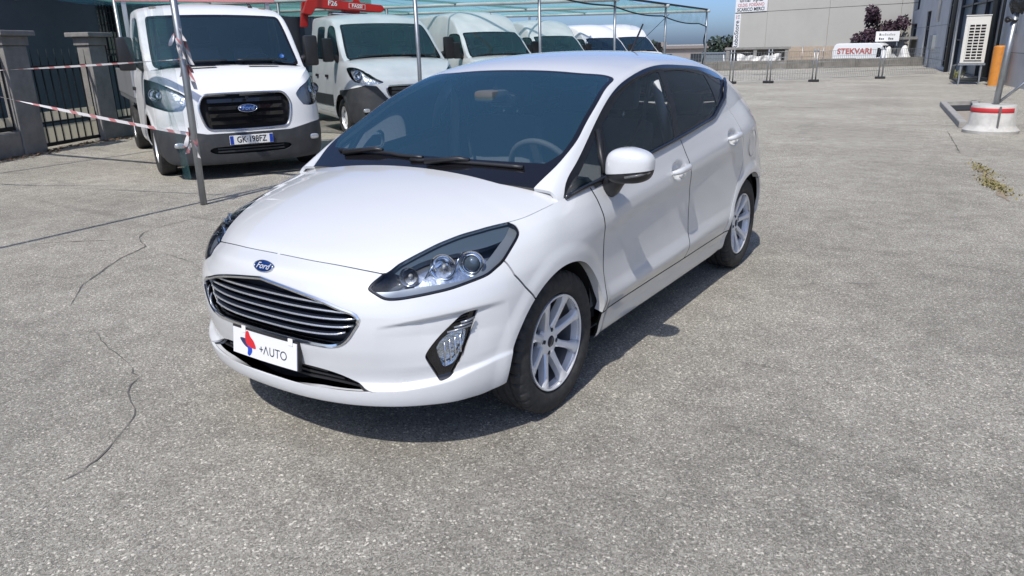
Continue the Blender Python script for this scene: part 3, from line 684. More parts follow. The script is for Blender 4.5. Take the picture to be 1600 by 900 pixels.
        brow = lens.clip(lens.v[:, 2] - zb); surf_obj('eyebrow', f(brow.push(-.022).rim(.02)), mat('lamp_brow', (.10, .135, .18), .25, .3), hl)  # blue-grey base colour carries the sky's reflection on the brow
        zl = pchip([.10, .147, .204, .264, .321, .376, .426, .472, .60], np.array([.682, .685, .697, .703, .709, .724, .755, .778, .83]))(lens.v[:, 1])
        low = lens.clip(zl - lens.v[:, 2]); surf_obj('lower_trim', f(low.push(-.02).rim(.02)), mat('lamp_trim', (.24, .26, .29), .3, .4), hl)
        mid = lens.clip(np.minimum(zb - lens.v[:, 2], lens.v[:, 2] - zl)); mid = mid.clip(np.minimum(.46 - mid.v[:, 1], mid.v[:, 1] - .20))
        surf_obj('reflector_panel', f(mid.push(-.050)), mat('faceted_reflector', (.70, .72, .75), .16, .9, bump=(16, .3, .02)), hl)
        for k, (c, r) in enumerate((((.700, .405, .745), .044), ((.630, .325, .742), .044), ((.545, .235, .716), .032))):
            M = Matrix.Translation(c) @ Vector((.42, -.9, .12)).to_track_quat('X', 'Z').to_matrix().to_4x4()
            if sx < 0: M = Matrix.Diagonal((-1, 1, 1, 1)) @ M
            b = MB(); b.lathe([(.006, -.045), (r * .45, -.038), (r * .8, -.015), (r, .012), (r + .004, .012)], 28, 'X', M=M)
            b.build('reflector', CHROME if k < 2 else mat('lamp_grey', (.22, .25, .28), .15, .9), hl)
            if k == 0:
                b = MB(); b.ellipsoid((.004, 0, 0), (.022, .030, .030), nu=24, nv=14, M=M); b.build('projector_lens', mat('projector_glass', (.10, .13, .16), .03, .35, coat=1), hl, smooth=True)
                b = MB(); b.lathe([(.031, -.01), (.031, .014), (.037, .014), (.037, -.01)], 28, 'X', M=M); b.build('projector_ring', CHROME, hl)
            else:
                b = MB(); b.ellipsoid((-.012, 0, 0), (.014, .009, .009), nu=12, nv=8, M=M); b.build('bulb', mat('bulb', (.5, .5, .48), .1, .4, coat=1), hl, smooth=True)
        pts = [np.array((.585, .262, .712)), np.array((.645, .30, .745)), np.array((.675, .352, .772))]
        for (p, qv) in (((.655, .345, .715), (.672, .365, .772)), ((.580, .275, .698), (.605, .300, .752))):
            b = MB(); P = [Vector(p), (Vector(p) + Vector(qv)) / 2 + Vector((-.004, .004, 0)), Vector(qv)]
            if sx < 0: P = [Vector((-v.x, v.y, v.z)) for v in P]
            b.tube(P, .0042, 8); b.build('chrome_blade', CHROME, hl)
    # --- fog lamps
    for sx in (1, -1):
        f = lambda S: S if sx > 0 else S.mirror()
        bez = fogS.outside(FOGL, nF, 0)
        fg = surf_obj('fog_lamp_surround', f(bez.push(-.018)), GLOSSB, car, L0)
        lamp = fogS.inside(FOGL, nF, 0)
        surf_obj('lens', f(lamp.push(-.014).rim(.03)), CLEAR, fg)
        surf_obj('reflector', f(lamp.push(-.05)), mat('fog_reflector', (.8, .82, .84), .15, .9, bump=(70, .5, .012)), fg)
        for k in range(4):
            P = [Vector((sx * (.690 + .013 * k), .236 + .014 * k, z + .004 * k)) for z in (.400 + .012 * k, .445, .490 + .004 * k)]; b = MB(); b.tube(P, .0035, 5); b.build('lens_rib', mat('rib_silver', (.6, .62, .65), .15, .9), fg)
        for k in range(3):
            a = Vector((.703 + k * .016, .238 + k * .020, .530 + k * .0155)); c = Vector((.757 + k * .003, .311 + k * .006, .547 + k * .013))
            P = [a, (a + c) / 2 + Vector((.004, -.004, 0)), c]
            if sx < 0: P = [Vector((-v.x, v.y, v.z)) for v in P]
            b = MB(); b.tube(P, .0042, 6); b.build('fin', mat('satin_grey', (.30, .32, .36), .25, .6), fg)
    # --- grille
    Af = Surf.grid(lower_body(CAR)); Af = Af.clip(.3 - Af.v[:, 1])
    def skin(x, z, push=0):
        k = np.argmin((Af.v[:, 0] - abs(x)) ** 2 * 1.0 + (Af.v[:, 2] - z) ** 2); v, n = Af.v[k], Af.n[k]
        # first-order correction onto (x, z)
        y = v[1] - ((abs(x) - v[0]) * n[0] + (z - v[2]) * n[2]) / n[1]
        p = np.array([abs(x), y, z]) + n * push
        return Vector((math.copysign(p[0], x) if x else 0, p[1], p[2]))
    ring = [skin(a, b, -.002) for a, _, b in GR[::1]]
    gm = surf_obj('grille', Af.inside(GR, 'front', .003).both().push(-.055), mat('grille_void', (.012, .015, .022), .5), car, L0)
    b = MB(); N = len(ring); P = []
    for i, p in enumerate(ring):
        t = (ring[(i + 1) % N] - ring[i - 1]).normalized(); o = t.cross(Vector((0, -1, 0))).normalized(); fw = Vector((0, -1, 0))
        k = 1.0 + .7 * max(0, min(1, (p.z - .60) / .06)) * 0
        P.append([p + o * a * k + fw * c for a, c in ((-.008, -.03), (-.008, .004), (-.003, .008), (.005, .006), (.0075, -.002), (.006, -.03))])
    P.append(P[0]); b.grid(P); b.build('chrome_frame', CHROME, gm, recalc=True, smooth=True)
    b = MB(); P2 = []
    for bi, (z0, we, ze) in enumerate(((.637, .335, .634), (.607, .405, .604), (.574, .432, .583), (.542, .415, .553), (.5095, .382, .524))):
        xs = np.concatenate([np.linspace(-we, -.25, 10)[:-1], np.linspace(-.25, .25, 16), np.linspace(.25, we, 10)[1:]])
        rows = []
        for x in xs:
            u = abs(x) / we; z = z0 + (ze - z0) * u ** 6 - (.004 if bi == 0 else 0) * (u ** 2); tw = np.clip((abs(x) - .26) / .1, 0, 1)
            d = -.016 - .012 * np.clip((u - .93) / .07, 0, 1)
            dep = .035
            rows.append([skin(x, z - .003, d), skin(x, z + .003, d + .001), skin(x, z + .006, d - .006), skin(x, z + .008, d - dep), skin(x, z - .010, d - dep), skin(x, z - .006, d - .006)])
        b = MB(); b.grid(rows, smooth=False, closed_v=True); bar = b.build('grille_bar', mat('bar_dark', (.012, .016, .026), .25), gm, recalc=True)
        edge = [sum((Vector(r[k]) for k in (0, 1)), Vector()) / 2 for r in rows]
        b = MB(); b.tube(edge, .0040, 6); b.build('chrome_edge', mat('bright_silver', (.82, .84, .87), .22, .8), bar)
    # lower intake
    lgm = surf_obj('lower_intake', Af.inside(LG, 'front', .003).both().push(-.07), DARK, car, L0)
    plan_s = lambda x: float(np.interp(abs(x), PLAN[:6, 0], PLAN[:6, 1]))
    for z0, we in ((.362, .27), (.342, .34), (.322, .40)):
        rows = [[Vector((x, plan_s(x) + .045 + dy, z0 - .012 * (abs(x) / we) ** 3 + dz)) for dz, dy in ((-.004, 0), (.004, 0), (.006, .04), (-.006, .04))] for x in np.linspace(-we, we, 25)]
        b = MB(); b.grid(rows, smooth=False, closed_v=True); b.build('intake_slat', BLACK, lgm, recalc=True)
    # --- badge
    c = skin(0, .727); up = Vector((0, .5, .86)); M = face_matrix(c + Vector((0, -.003, .001)), (1, 0, 0), up)
    b = MB(); b.lathe([(0, .004), (.8, .0035), (.95, .002), (1, -.003)], 40, 'Z', M=M @ Matrix.Diagonal((.054, .023, 1, 1))); bd = b.build('badge', mat('badge_blue', (.006, .03, .14), .12, coat=1), car, L0)
    b = MB(); b.lathe([(.90, .0036), (.90, .005), (.96, .0055), (1.0, .004), (1.0, -.003)], 40, 'Z', M=M @ Matrix.Diagonal((.054, .023, 1, 1))); b.build('badge_rim', CHROME, bd)
    text_obj('badge_script', 'Ford', .034, mat('script_silver', (.55, .57, .6), .3), bd, M @ Matrix.Translation((0, -.001, .0056)), .0008, .35, sx=1.1)
    # --- dealer plate
    pc = skin(0, .411) + Vector((0, -.020, 0)); M = face_matrix(pc, (1, 0, 0), (0, .13, 1))
    pw, ph = .187, .052
    def bent(x, y, z): p = M @ Vector((x, y, z)); p.y += x * x * .12; return p
    def plate_sheet(name, x0, x1, y0, y1, z0, z1, m, par):
        b = MB(); xs = np.linspace(x0, x1, 13); b.grid([[bent(x, y0, z0), bent(x, y1, z0), bent(x, y1, z1), bent(x, y0, z1)] for x in xs], smooth=False, closed_v=True)
        for x in (x0, x1): b.quad(bent(x, y0, z0), bent(x, y1, z0), bent(x, y1, z1), bent(x, y0, z1))
        o = b.build(name, m, par, L0 if par is car else (0, 0, 0), recalc=True); return o
    pl = plate_sheet('dealer_plate', -pw, pw, -ph, ph, .0, .003, mat('plate_white', (.72, .72, .735), .35), car)
    plate_sheet('plate_holder', -pw - .006, pw + .006, -ph - .002, ph + .008, -.016, -.0005, BLACK, pl)
    for x in (-.115, .155): plate_sheet('plate_clip', x - .012, x + .012, ph - .01, ph + .016, .0032, .006, WHITEP, pl)
    def flat_shape(name, poly, m, lift):
        b = MB(); f_ = [b.bm.verts.new(bent(x, y, lift)) for x, y in poly]; fc = b.bm.faces.new(f_); bmesh.ops.triangulate(b.bm, faces=[fc]); b.build(name, m, pl, recalc=False)
    dblue = mat('logo_navy', (.03, .03, .10), .4); blue = mat('logo_blue', (.01, .06, .42), .4); red = mat('logo_red', (.60, .02, .03), .4)
    o = lambda l: [tuple(p) for p in closed_curve(np.array(l), 6)]
    cx, cy_ = -.088, .002
    flat_shape('logo_navy_wing', [(cx + x, cy_ + y) for x, y in o([(-.052, .012), (-.020, .016), (.008, .004), (-.004, -.018), (-.030, -.010)])], dblue, .0036)
    flat_shape('logo_blue_drop', [(cx + x, cy_ + y) for x, y in o([(-.006, -.010), (.016, -.010), (.022, -.030), (.006, -.050), (-.006, -.044), (-.004, -.028)])], blue, .0038)
    flat_shape('logo_red_wing', [(cx + x, cy_ + y) for x, y in o([(-.014, .044), (.000, .048), (.012, .030), (.034, .012), (.044, -.014), (.010, -.014), (-.012, -.004), (-.020, .022)])], red, .0041)
    ink = mat('plate_ink', (.01, .01, .02), .5)
    def stroke(poly, w=.0042):
        P = [bent(x, y, .0034) for x, y in poly]; b = MB()
        for a, c_ in zip(poly, poly[1:]):
            d = Vector((c_[0] - a[0], c_[1] - a[1])).normalized() * w / 2; n = Vector((-d.y, d.x))
            b.quad(*[bent(*p, .0036) for p in ((a[0] + n.x - d.x, a[1] + n.y - d.y), (c_[0] + n.x + d.x, c_[1] + n.y + d.y), (c_[0] - n.x + d.x, c_[1] - n.y + d.y), (a[0] - n.x - d.x, a[1] - n.y - d.y))])
        return b
    arc = lambda cx, cy, r, a0, a1, ry=None: [(cx + r * math.cos(R(a)), cy + (ry or r) * math.sin(R(a))) for a in np.linspace(a0, a1, 16)]
    x0, yb, hh = -.012, -.022, .030
    glyphs = [('plus_sign', [[(x0 - .008, yb + .015), (x0 + .010, yb + .015)], [(x0 + .001, yb + .006), (x0 + .001, yb + .024)]]),
              ('letter_a', [[(x0 + .016, yb), (x0 + .029, yb + hh), (x0 + .042, yb)]]),
              ('letter_u', [[(x0 + .052, yb + hh), (x0 + .052, yb + .011)] + arc(x0 + .063, yb + .011, .011, 180, 360) + [(x0 + .074, yb + hh)]]),
              ('letter_t', [[(x0 + .082, yb + hh), (x0 + .106, yb + hh)], [(x0 + .094, yb + hh), (x0 + .094, yb)]]),
              ('letter_o', [arc(x0 + .128, yb + .015, .0155, 0, 360)])]
    for nm, st in glyphs:
        b = MB()
        for l in st:
            b2 = stroke(l); tmp = bpy.data.meshes.new('t'); b2.bm.to_mesh(tmp); b.bm.from_mesh(tmp); b2.bm.free(); bpy.data.meshes.remove(tmp)
        b.build(nm, ink, pl)
    # --- belt trim along the window sill
    t_, E_ = edge_curve(CAR); m = (E_[:, 1] > .935) & (E_[:, 1] < 2.66) & (t_ > 8) & (t_ < 14); ed = E_[m][::8]
    wn = [(.791, 2.70, 1.076), (.778, 2.805, 1.112), (.757, 2.962, 1.164), (.722, 3.071, 1.218), (.690, 3.17, 1.245), (.662, 3.225, 1.268)]
    for sx in (1, -1):
        P = [Vector((sx * (p[0] + .004), p[1], p[2] + .004)) for p in list(ed) + wn]
        b = MB(); b.tube(P, .0105, 8); b.build('belt_trim', mat('belt_trim_black', (.02, .022, .026), .18, .2, coat=.6), car, L0)
        b = MB(); b.tube([Vector((sx * x, y, z)) for x, y, z in ((.716, 1.357, 1.130), (.760, 1.30, 1.04), (.801, 1.262, .955))], .012, 8); b.build('window_bar', BLACK, car, L0)
    # --- door handles, fuel flap
    for sx in (1, -1):
        for k, (y0, z0) in enumerate(((2.035, .868), (2.90, .948))):
            par = (doors_f, doors_r)[k][0 if sx > 0 else 1]
            P = []; rr = []
            for u in np.linspace(-1, 1, 15):
                P.append(Vector((sx * (.853 + .030 * (1 - abs(u) ** 4)), y0 + .108 * u, z0 + .006 * u + .004 * (1 - u * u)))); rr.append(.017 * (1 - .45 * abs(u) ** 5))
            b = MB(); b.tube(P, rr, 12); h = b.build('door_handle', PAINT, par, smooth=True)
            b = MB(); b.ellipsoid((sx * .850, y0 + .035, z0 - .035), (.014, .026, .017), nu=14, nv=8); b.build('lock_cap', PAINT, par, smooth=True)
    P = [Vector((.8665, 3.275 + .075 * math.cos(a), .865 + .085 * math.sin(a))) for a in np.linspace(0, 2 * math.pi, 33)]
    b = MB(); b.tube(P, .0022, 5, cap=False); b.build('fuel_flap_seam', mat('seam_grey', (.2, .2, .21), .6), car, L0)
    # --- mirrors
    for sx in (1, -1):
        Mx = Matrix.Diagonal((sx, 1, 1, 1))
        def warp(q): # cap is taller inboard, pinched outboard, flat at the back
            k = 1 - .22 * max(0, q.x); y = q.y if q.y < 0 else q.y * .55
            return Vector((q.x + .04 * q.z, y * (1 - .25 * max(0, q.x)), (q.z * (k if q.z > 0 else 1)) + .08 * q.x * (1 if q.z < 0 else .3)))
        b = MB(); b.ellipsoid((.957, 1.20, 1.012), (.103, .088, .076), 3.1, 44, 32, warp=warp)
        bm = b.bm; bmesh.ops.transform(bm, matrix=Mx, verts=bm.verts)
        if sx < 0: bmesh.ops.reverse_faces(bm, faces=bm.faces)
        n0 = Vector((-.12 * sx, 0, 1)); c0 = Vector((.957 * sx, 1.2, .988))
        lo = bm.copy(); g = lambda B: list(B.verts) + list(B.edges) + list(B.faces)
        bmesh.ops.bisect_plane(bm, geom=g(bm), plane_co=c0, plane_no=n0, clear_inner=True); bmesh.ops.bisect_plane(lo, geom=g(lo), plane_co=c0, plane_no=n0, clear_outer=True)
        bmesh.ops.transform(lo, matrix=Matrix.Translation(c0) @ Matrix.Diagonal((.985, .97, .985, 1)) @ Matrix.Translation(-c0), verts=lo.verts)
        mr = b.build('wing_mirror', PAINT, car, L0, smooth=True)
        if sx < 0:   # the far mirror is folded back against the door
            piv = Vector((-.845, 1.265, 0)); mr.matrix_basis = Matrix.Translation((.055, -1.93, -.01)) @ Matrix.Translation(piv) @ Matrix.Rotation(R(-106), 4, 'Z') @ Matrix.Translation(-piv); tag(mr, 'wing mirror folded back against the far door')
        b2 = MB(); b2.bm.free(); b2.bm = lo; b2.build('mirror_base', BLACK, mr, smooth=True)
        b = MB(); b.tube([Vector((sx * x, y, z)) for x, y, z in ((.80, 1.285, .885), (.835, 1.262, .905), (.872, 1.23, .935), (.91, 1.21, .965))], [.05, .047, .040, .034], 16)
        b.build('mirror_arm', BLACK, mr, smooth=True)
        b = MB(); b.ellipsoid((.957 * sx, 1.237, 1.014), (.088, .012, .060), 3, 24, 12); b.build('mirror_glass', mat('mirror_face', (.6, .62, .65), .03, 1), mr, smooth=True)
        b = MB(); b.tube([Vector((sx * x, y, z)) for x, y, z in ((.965, 1.117, .972), (1.02, 1.135, .982), (1.053, 1.175, .992))], .006, 6); b.build('indicator', mat('indicator_smoke', (.12, .12, .12), .1, coat=1), mr)
    # --- wheels
    wheel = make_wheel(car)
    for k, (sx, cy) in enumerate(((1, .822), (1, 3.323), (-1, .822), (-1, 3.323))):
        w = wheel if k == 0 else dup(wheel, car)
        w.location = (sx * .733, cy - 2, .308); w.rotation_euler = (R(20 + 31 * k), 0, 0 if sx > 0 else math.pi)
    # --- wipers, cowl, aerial
    b = MB(); b.grid([[Vector((x, .95 - .045 * (1 - (x / .7) ** 2) + dy, .953 + dz - .02 * (x / .7) ** 2)) for dy, dz in ((0, 0), (.10, .018))] for x in np.linspace(-.68, .68, 20)]); b.build('cowl', BLACK, car, L0)
    def glass_pt(x, y, lift):
        k = np.argmin((G.v[:, 0] - abs(x)) ** 2 + (G.v[:, 1] - y) ** 2 + 0 * G.v[:, 2]); p = G.v[k] + G.n[k] * lift; return Vector((x, y, p[2]))
    for (xa, ya), (xb, yb_) in (((.56, .975), (-.04, .935)), ((.02, .955), (-.56, .99))):
        P = [glass_pt(xa + (xb - xa) * u, ya + (yb_ - ya) * u, .012) for u in np.linspace(0, 1, 12)]
        b = MB(); b.tube(P, .009, 6); wp = b.build('wiper', BLACK, car, L0)
        Q = [P[-1] + Vector((.0, -.035, -.01)), P[6] + Vector((0, -.006, .016)), P[5] + Vector((0, 0, .012))]
        Q[0] = P[11] + Vector((.06, -.03, -.005)) if xa < .5 else P[9] + Vector((0, -.03, -.005))
        b = MB(); b.tube(Q, [.014, .011, .008], 8); b.build('wiper_arm', BLACK, wp)
    b = MB(); b.tube([(0, 3.20, 1.425), (0, 3.24, 1.46), (0, 3.41, 1.628)], [.016, .008, .0055], 8); b.build('aerial', BLACK, car, L0)
    # --- cabin
    cabin(car, L0)
    return car

def make_wheel(car):
    w = pivot('wheel', car)
    # tyre: rubber section with grooved shoulders
    prof = [(-.070, .205), (-.088, .222), (-.0965, .250), (-.094, .278), (-.086, .296), (-.080, .3035), (-.070, .3065), (-.046, .3078), (-.043, .300), (-.037, .300), (-.034, .308), (-.010, .3082), (-.007, .3005), (.007, .3005), (.010, .3082),
            (.034, .308), (.037, .300), (.043, .300), (.046, .3078), (.070, .3065), (.080, .3035), (.086, .296), (.094, .278), (.0965, .250), (.094, .232), (.088, .222), (.070, .205)]
    b = MB(); n = 234; rows = []
    for k in range(n):
        a = 2 * math.pi * k / n; row = []
        for j, (x, r) in enumerate(prof):
            if k % 6 == 0 and (.040 < abs(x) < .088) and r > .29: r = r - .0075
            row.append((x, r * math.cos(a), r * math.sin(a)))
        rows.append(row)
    rows.append(rows[0]); b.grid(rows); bmesh.ops.remove_doubles(b.bm, verts=b.bm.verts, dist=1e-5); b.build('tyre', RUBBER, w, smooth=True, recalc=True)
    b = MB(); b.lathe([(.198, .083), (.204, .086), (.2075, .085), (.2085, .078), (.204, .066), (.198, .066), (.194, .04)], 72, 'X')
    b.lathe([(.0, .050), (.026, .052), (.050, .050), (.066, .044), (.072, .030), (.066, .012)], 48, 'X')
    for k in range(8):
        a = 2 * math.pi * k / 8; M = Matrix.Rotation(a, 4, 'X')
        st = [(.050, .021, .046, .012), (.085, .0155, .055, .016), (.13, .0142, .067, .030), (.17, .0172, .077, .045), (.192, .027, .081, .055), (.200, .030, .082, .060)]
        rows = [[M @ Vector(v) for v in ((xb, -hw * 1.1, r), (xt - .006, -hw, r), (xt, -hw * .62, r), (xt, hw * .62, r), (xt - .006, hw, r), (xb, hw * 1.1, r))] for r, hw, xt, xb in st]
        b.grid(rows, smooth=True)
    b.build('rim', ALLOY, w, smooth=True, recalc=True)
    b = MB(); b.lathe([(.194, .039), (.188, -.02), (.19, -.07)], 64, 'X'); b.build('rim_barrel', mat('barrel_grey', (.22, .225, .235), .4, .5), w)
    b = MB(); b.lathe([(0, .0545), (.024, .054), (.027, .050)], 32, 'X'); b.build('centre_cap', mat('cap_dark', (.03, .035, .05), .2, .5), w)
    for k in range(4):
        a = math.pi / 4 + k * math.pi / 2 + .2; y, z = .049 * math.cos(a), .049 * math.sin(a)
        b = MB(); b.lathe([(.0135, .049), (.0135, .0465), (.009, .0465), (.009, .052), (0, .053)], 12, 'X', M=Matrix.Translation((0, y, z))); b.build('wheel_bolt', mat('bolt_dark', (.04, .042, .048), .3, .7), w)
    b = MB(); b.lathe([(.06, .0), (.128, .0), (.128, -.02), (.06, -.02)], 48, 'X'); b.lathe([(.0, .012), (.066, .008), (.072, -.02)], 32, 'X'); b.build('brake_disc', STEEL, w)
    b = MB(); b.lathe([(.187, -.045), (.187, -.055), (.02, -.055)], 40, 'X'); b.build('backing_plate', DARK, w)
    b = MB(); b.box((-.035, .095, -.06), (.014, .15, .06), .012); b.build('brake_caliper', mat('caliper_grey', (.12, .12, .125), .5, .5), w)
    b = MB(); b.tube([(.070, .0, -.193), (.058, .0, -.186), (.050, 0, -.180)], .004, 6); b.build('tyre_valve', BLACK, w)
    return w

def cabin(car, L0):
    b = MB(); P = []
    for x in np.linspace(-.70, .70, 30):
        u = (x / .70) ** 2; hump = .035 * math.exp(-((x - .36) / .17) ** 2)
        P.append([(x, .93 + .02 * u, .90), (x, 1.0, .925), (x, 1.16, .935 + hump * .6), (x, 1.30, .925 + hump), (x, 1.36, .89 + hump * .6), (x, 1.37, .80), (x, 1.30, .60), (x, 1.25, .35)])
    b.grid(P); b.build('dashboard', INTER, car, L0, recalc=True)
    M = Matrix.Translation((.36, 1.46, .90)) @ Matrix.Rotation(R(-64), 4, 'X')
    b = MB(); b.lathe([(.178 + .016 * math.cos(a), .016 * math.sin(a)) for a in np.linspace(0, 2 * math.pi, 9)[:-1]], 40, 'Z', close=True, M=M)
    b.box((-.17, -.02, -.015), (.17, .02, .005), M=M); b.box((-.02, -.17, -.015), (.02, 0, .005), M=M); b.lathe([(0, .012), (.06, .008), (.075, -.02)], 24, 'Z', M=M)
    b.build('steering_wheel', INTER, car, L0)
    b = MB(); b.box((-.75, 1.2, .30), (.75, 3.3, .36)); b.build('cabin_floor', INTER, car, L0)
    for sx in (1, -1):
        b = MB()
        T = Matrix.Translation((sx * .36, 2.0, .52))
        b.box((-.25, -.42, -.12), (.25, .10, .05), .05, M=T)
        Bk = T @ Matrix.Translation((0, .08, 0)) @ Matrix.Rotation(R(-17), 4, 'X'); b.box((-.24, -.07, .0), (.24, .07, .60), .06, M=Bk)
        st = b.build('front_seat', FABRIC, car, L0, smooth=True)
        b = MB(); b.box((-.13, -.055, .65), (.13, .045, .83), .045, M=Bk); b.build('headrest', FABRIC, st, smooth=True)
        for px_ in (-.05, .05): b = MB(); b.tube([Bk @ Vector((px_, 0, .58)), Bk @ Vector((px_, 0, .68))], .007, 6); b.build('headrest_post', CHROME, st)
        b = MB(); b.tube([(sx * .665, 2.10, 1.31), (sx * .70, 2.13, 1.15), (sx * .745, 2.17, .95), (sx * .76, 2.2, .6)], [.022, .028, .034, .04], 8); b.build('pillar_trim', HEADLINER, car, L0)
        b = MB(); b.grid([[(sx * (.80 + .012 * math.sin(z * 9)), y, z) for z in (.36, .5, .65, .8, .90, .93 + .055 * (y - 1.2))] for y in np.linspace(1.15, 3.1, 12)]); b.build('door_card', INTER, car, L0)
        b = MB(); b.tube([(sx * .655, 2.06, 1.30), (sx * .60, 2.11, 1.12), (sx * .50, 2.02, .85)], .012, 4); b.build('seat_belt', mat('belt_web', (.05, .05, .055), .8), car, L0)
    b = MB(); b.box((-.66, 2.55, .45), (.66, 3.0, .60), .05)
    Bk = Matrix.Translation((0, 2.98, .5)) @ Matrix.Rotation(R(-20), 4, 'X'); b.box((-.66, -.07, 0), (.66, .07, .56), .05, M=Bk); bench = b.build('rear_bench', FABRIC, car, L0, smooth=True)
    for x in (-.42, .42):
        b = MB(); b.box((x - .12, -.05, .58), (x + .12, .04, .72), .035, M=Bk); b.build('rear_headrest', FABRIC, bench, smooth=True)
    b = MB(); b.box((-.62, 3.15, .95), (.62, 3.65, .97)); b.build('parcel_shelf', INTER, car, L0)
    b = MB(); b.ellipsoid((0, 1.62, 1.235), (.115, .025, .038), 3, 24, 12); b.tube([(0, 1.61, 1.25), (0, 1.585, 1.30)], .015, 8); b.build('interior_mirror', GLOSSB, car, L0, smooth=True)
    b = MB(); b.box((-.06, 1.47, 1.235), (.06, 1.63, 1.29), .02, M=Matrix.Translation((0, 0, -.005))); b.build('sensor_housing', INTER, car, L0, smooth=True)

build_hatchback()
# ------------------------------------------------------------------ commercial vans (same patch scheme as the hatchback; local y = rearwards from the nose)
def van_plan(hw, yr):
    f = [(0, 0), (.25, .004), (.50, .028), (.70, .075), (.84, .15), (.93, .26), (.98, .40), (1.005, .60), (1.015, .95)]
    k = hw / 1.015; ys = np.linspace(.95, yr - .12, 8)[1:]
    return np.array([(a * k, b) for a, b in f] + [(hw, y) for y in ys] + [(hw - .02, yr - .05), (hw - .10, yr - .01), (hw * .5, yr - .002), (0, yr)])
def van_prof(front, corner, arch, side_):
    r = {0: front, 3.2: [tuple(np.array(a) * .6 + np.array(b) * .4) for a, b in zip(front, corner)], 5: corner, 8: arch, 11: side_, 14: side_}
    r[19] = [(0.1, side_[0][1])] + [(0.0 + .02 * (i == 1), z) for i, (_, z) in enumerate(side_)][1:]
    return r
TRANSIT = dict(kind='transit', hw=1.03, t_corner=3.0, t_rear=7.6, flare=((.98, .35, .52, .012),), bow=(1.5, .8, .10, .9), bow_z=1.25, rail_r=.10, tumble=.03, y_rear=2.40, s_range=(.74, 2.39), wheel_y=.98, wheel_r=.35,
    prof=van_prof([(.15, .17), (.03, .19), (.005, .30), (.0, .44), (.01, .56), (.02, .62), (.03, .70), (.04, .80), (.055, .90), (.08, .98), (.11, 1.03), (.17, 1.075)],
                  [(.15, .19), (.04, .21), (.01, .32), (0, .46), (.005, .58), (.015, .66), (.02, .75), (.035, .87), (.055, .98), (.085, 1.08), (.115, 1.14), (.16, 1.20)],
                  [(.12, .30), (.04, .33), (.01, .42), (0, .52), (0, .62), (0, .70), (0, .8), (0, .92), (.005, 1.05), (.015, 1.15), (.03, 1.22), (.06, 1.30)],
                  [(.12, .30), (.05, .33), (.01, .42), (0, .5), (0, .6), (0, .7), (0, .8), (.0, .92), (.01, 1.05), (.015, 1.12), (.025, 1.2), (.04, 1.28)]),
    hood_c=pchip([0, .2, .5, .8, 1.0], np.array([(.17, 1.075), (.26, 1.15), (.40, 1.23), (.56, 1.30), (.70, 1.345)])),
    rail=pchip([.74, .80, 1.0, 1.25, 1.45, 1.7, 2.0, 2.39], np.array([(.985, 1.30), (.98, 1.33), (.965, 1.51), (.942, 1.79), (.925, 1.95), (.915, 2.03), (.91, 2.055), (.91, 2.05)])),
    roof_c=cspline([.60, .8, 1.0, 1.2, 1.36, 1.5, 1.7, 2.0, 2.39], np.array([1.29, 1.44, 1.61, 1.79, 1.93, 2.025, 2.095, 2.135, 2.13])))
def ducato(yr, roof, name='ducato'):
    hi = roof - 2.10
    return dict(kind=name, hw=1.02, t_corner=3.4, t_rear=7.8, flare=((.95, .34, .50, .014),), bow=(1.6, .9, .12, .9), bow_z=1.25, rail_r=.10, tumble=.03, y_rear=yr, s_range=(.78, yr - .01), wheel_y=.95, wheel_r=.335,
    prof=van_prof([(.15, .24), (.03, .26), (.0, .34), (.0, .46), (.005, .56), (.015, .66), (.02, .74), (.025, .82), (.035, .90), (.05, .96), (.075, 1.00), (.13, 1.035)],
                  [(.15, .24), (.04, .26), (.005, .36), (0, .48), (.0, .60), (.01, .72), (.02, .82), (.035, .93), (.055, 1.02), (.08, 1.09), (.11, 1.14), (.15, 1.19)],
                  [(.12, .28), (.04, .30), (.01, .40), (0, .52), (0, .62), (0, .70), (0, .8), (0, .92), (.005, 1.05), (.015, 1.15), (.03, 1.23), (.06, 1.31)],
                  [(.12, .28), (.05, .30), (.01, .40), (0, .5), (0, .6), (0, .7), (0, .8), (.0, .92), (.01, 1.05), (.015, 1.12), (.025, 1.2), (.04, 1.29)]),
    hood_c=pchip([0, .15, .4, .7, 1.0], np.array([(.13, 1.035), (.19, 1.12), (.33, 1.22), (.53, 1.30), (.76, 1.365)])),
    rail=pchip([.78, .86, 1.05, 1.3, 1.5, 1.75, 2.1, 2.5, yr], np.array([(.97, 1.31), (.96, 1.36), (.93, 1.53), (.90, 1.78), (.88, 1.92), (.875, 2.0 + hi * .45), (.875, 2.02 + hi * .8), (.875, 2.03 + hi * .95), (.875, 2.03 + hi * .95)])),
    roof_c=cspline([.62, .85, 1.05, 1.25, 1.42, 1.58, 1.8, 2.1, 2.6, yr], np.array([1.31, 1.45, 1.62, 1.79, 1.925, 2.0 + hi * .18, 2.06 + hi * .55, 2.09 + hi * .88, 2.10 + hi, 2.10 + hi])))
VANGLASS = glass('van_glass', (.84, .87, .88), 1.9, sky_haze=.03, gcol=(.9, .96, 1))
VWHITE = mat('van_white_paint', (.74, .75, .755), .35, 0, .5, noise=(1.3, (.68, .685, .68), .5, .8))
BUMPER = mat('grey_bumper_plastic', (.032, .035, .040), .6, noise=(6, (.05, .052, .056), .45, .7))
PLATE = mat('number_plate_white', (.75, .75, .74), .35); EUBLUE = mat('plate_blue', (.01, .05, .35), .35); INK = mat('ink', (.01, .01, .012), .5)

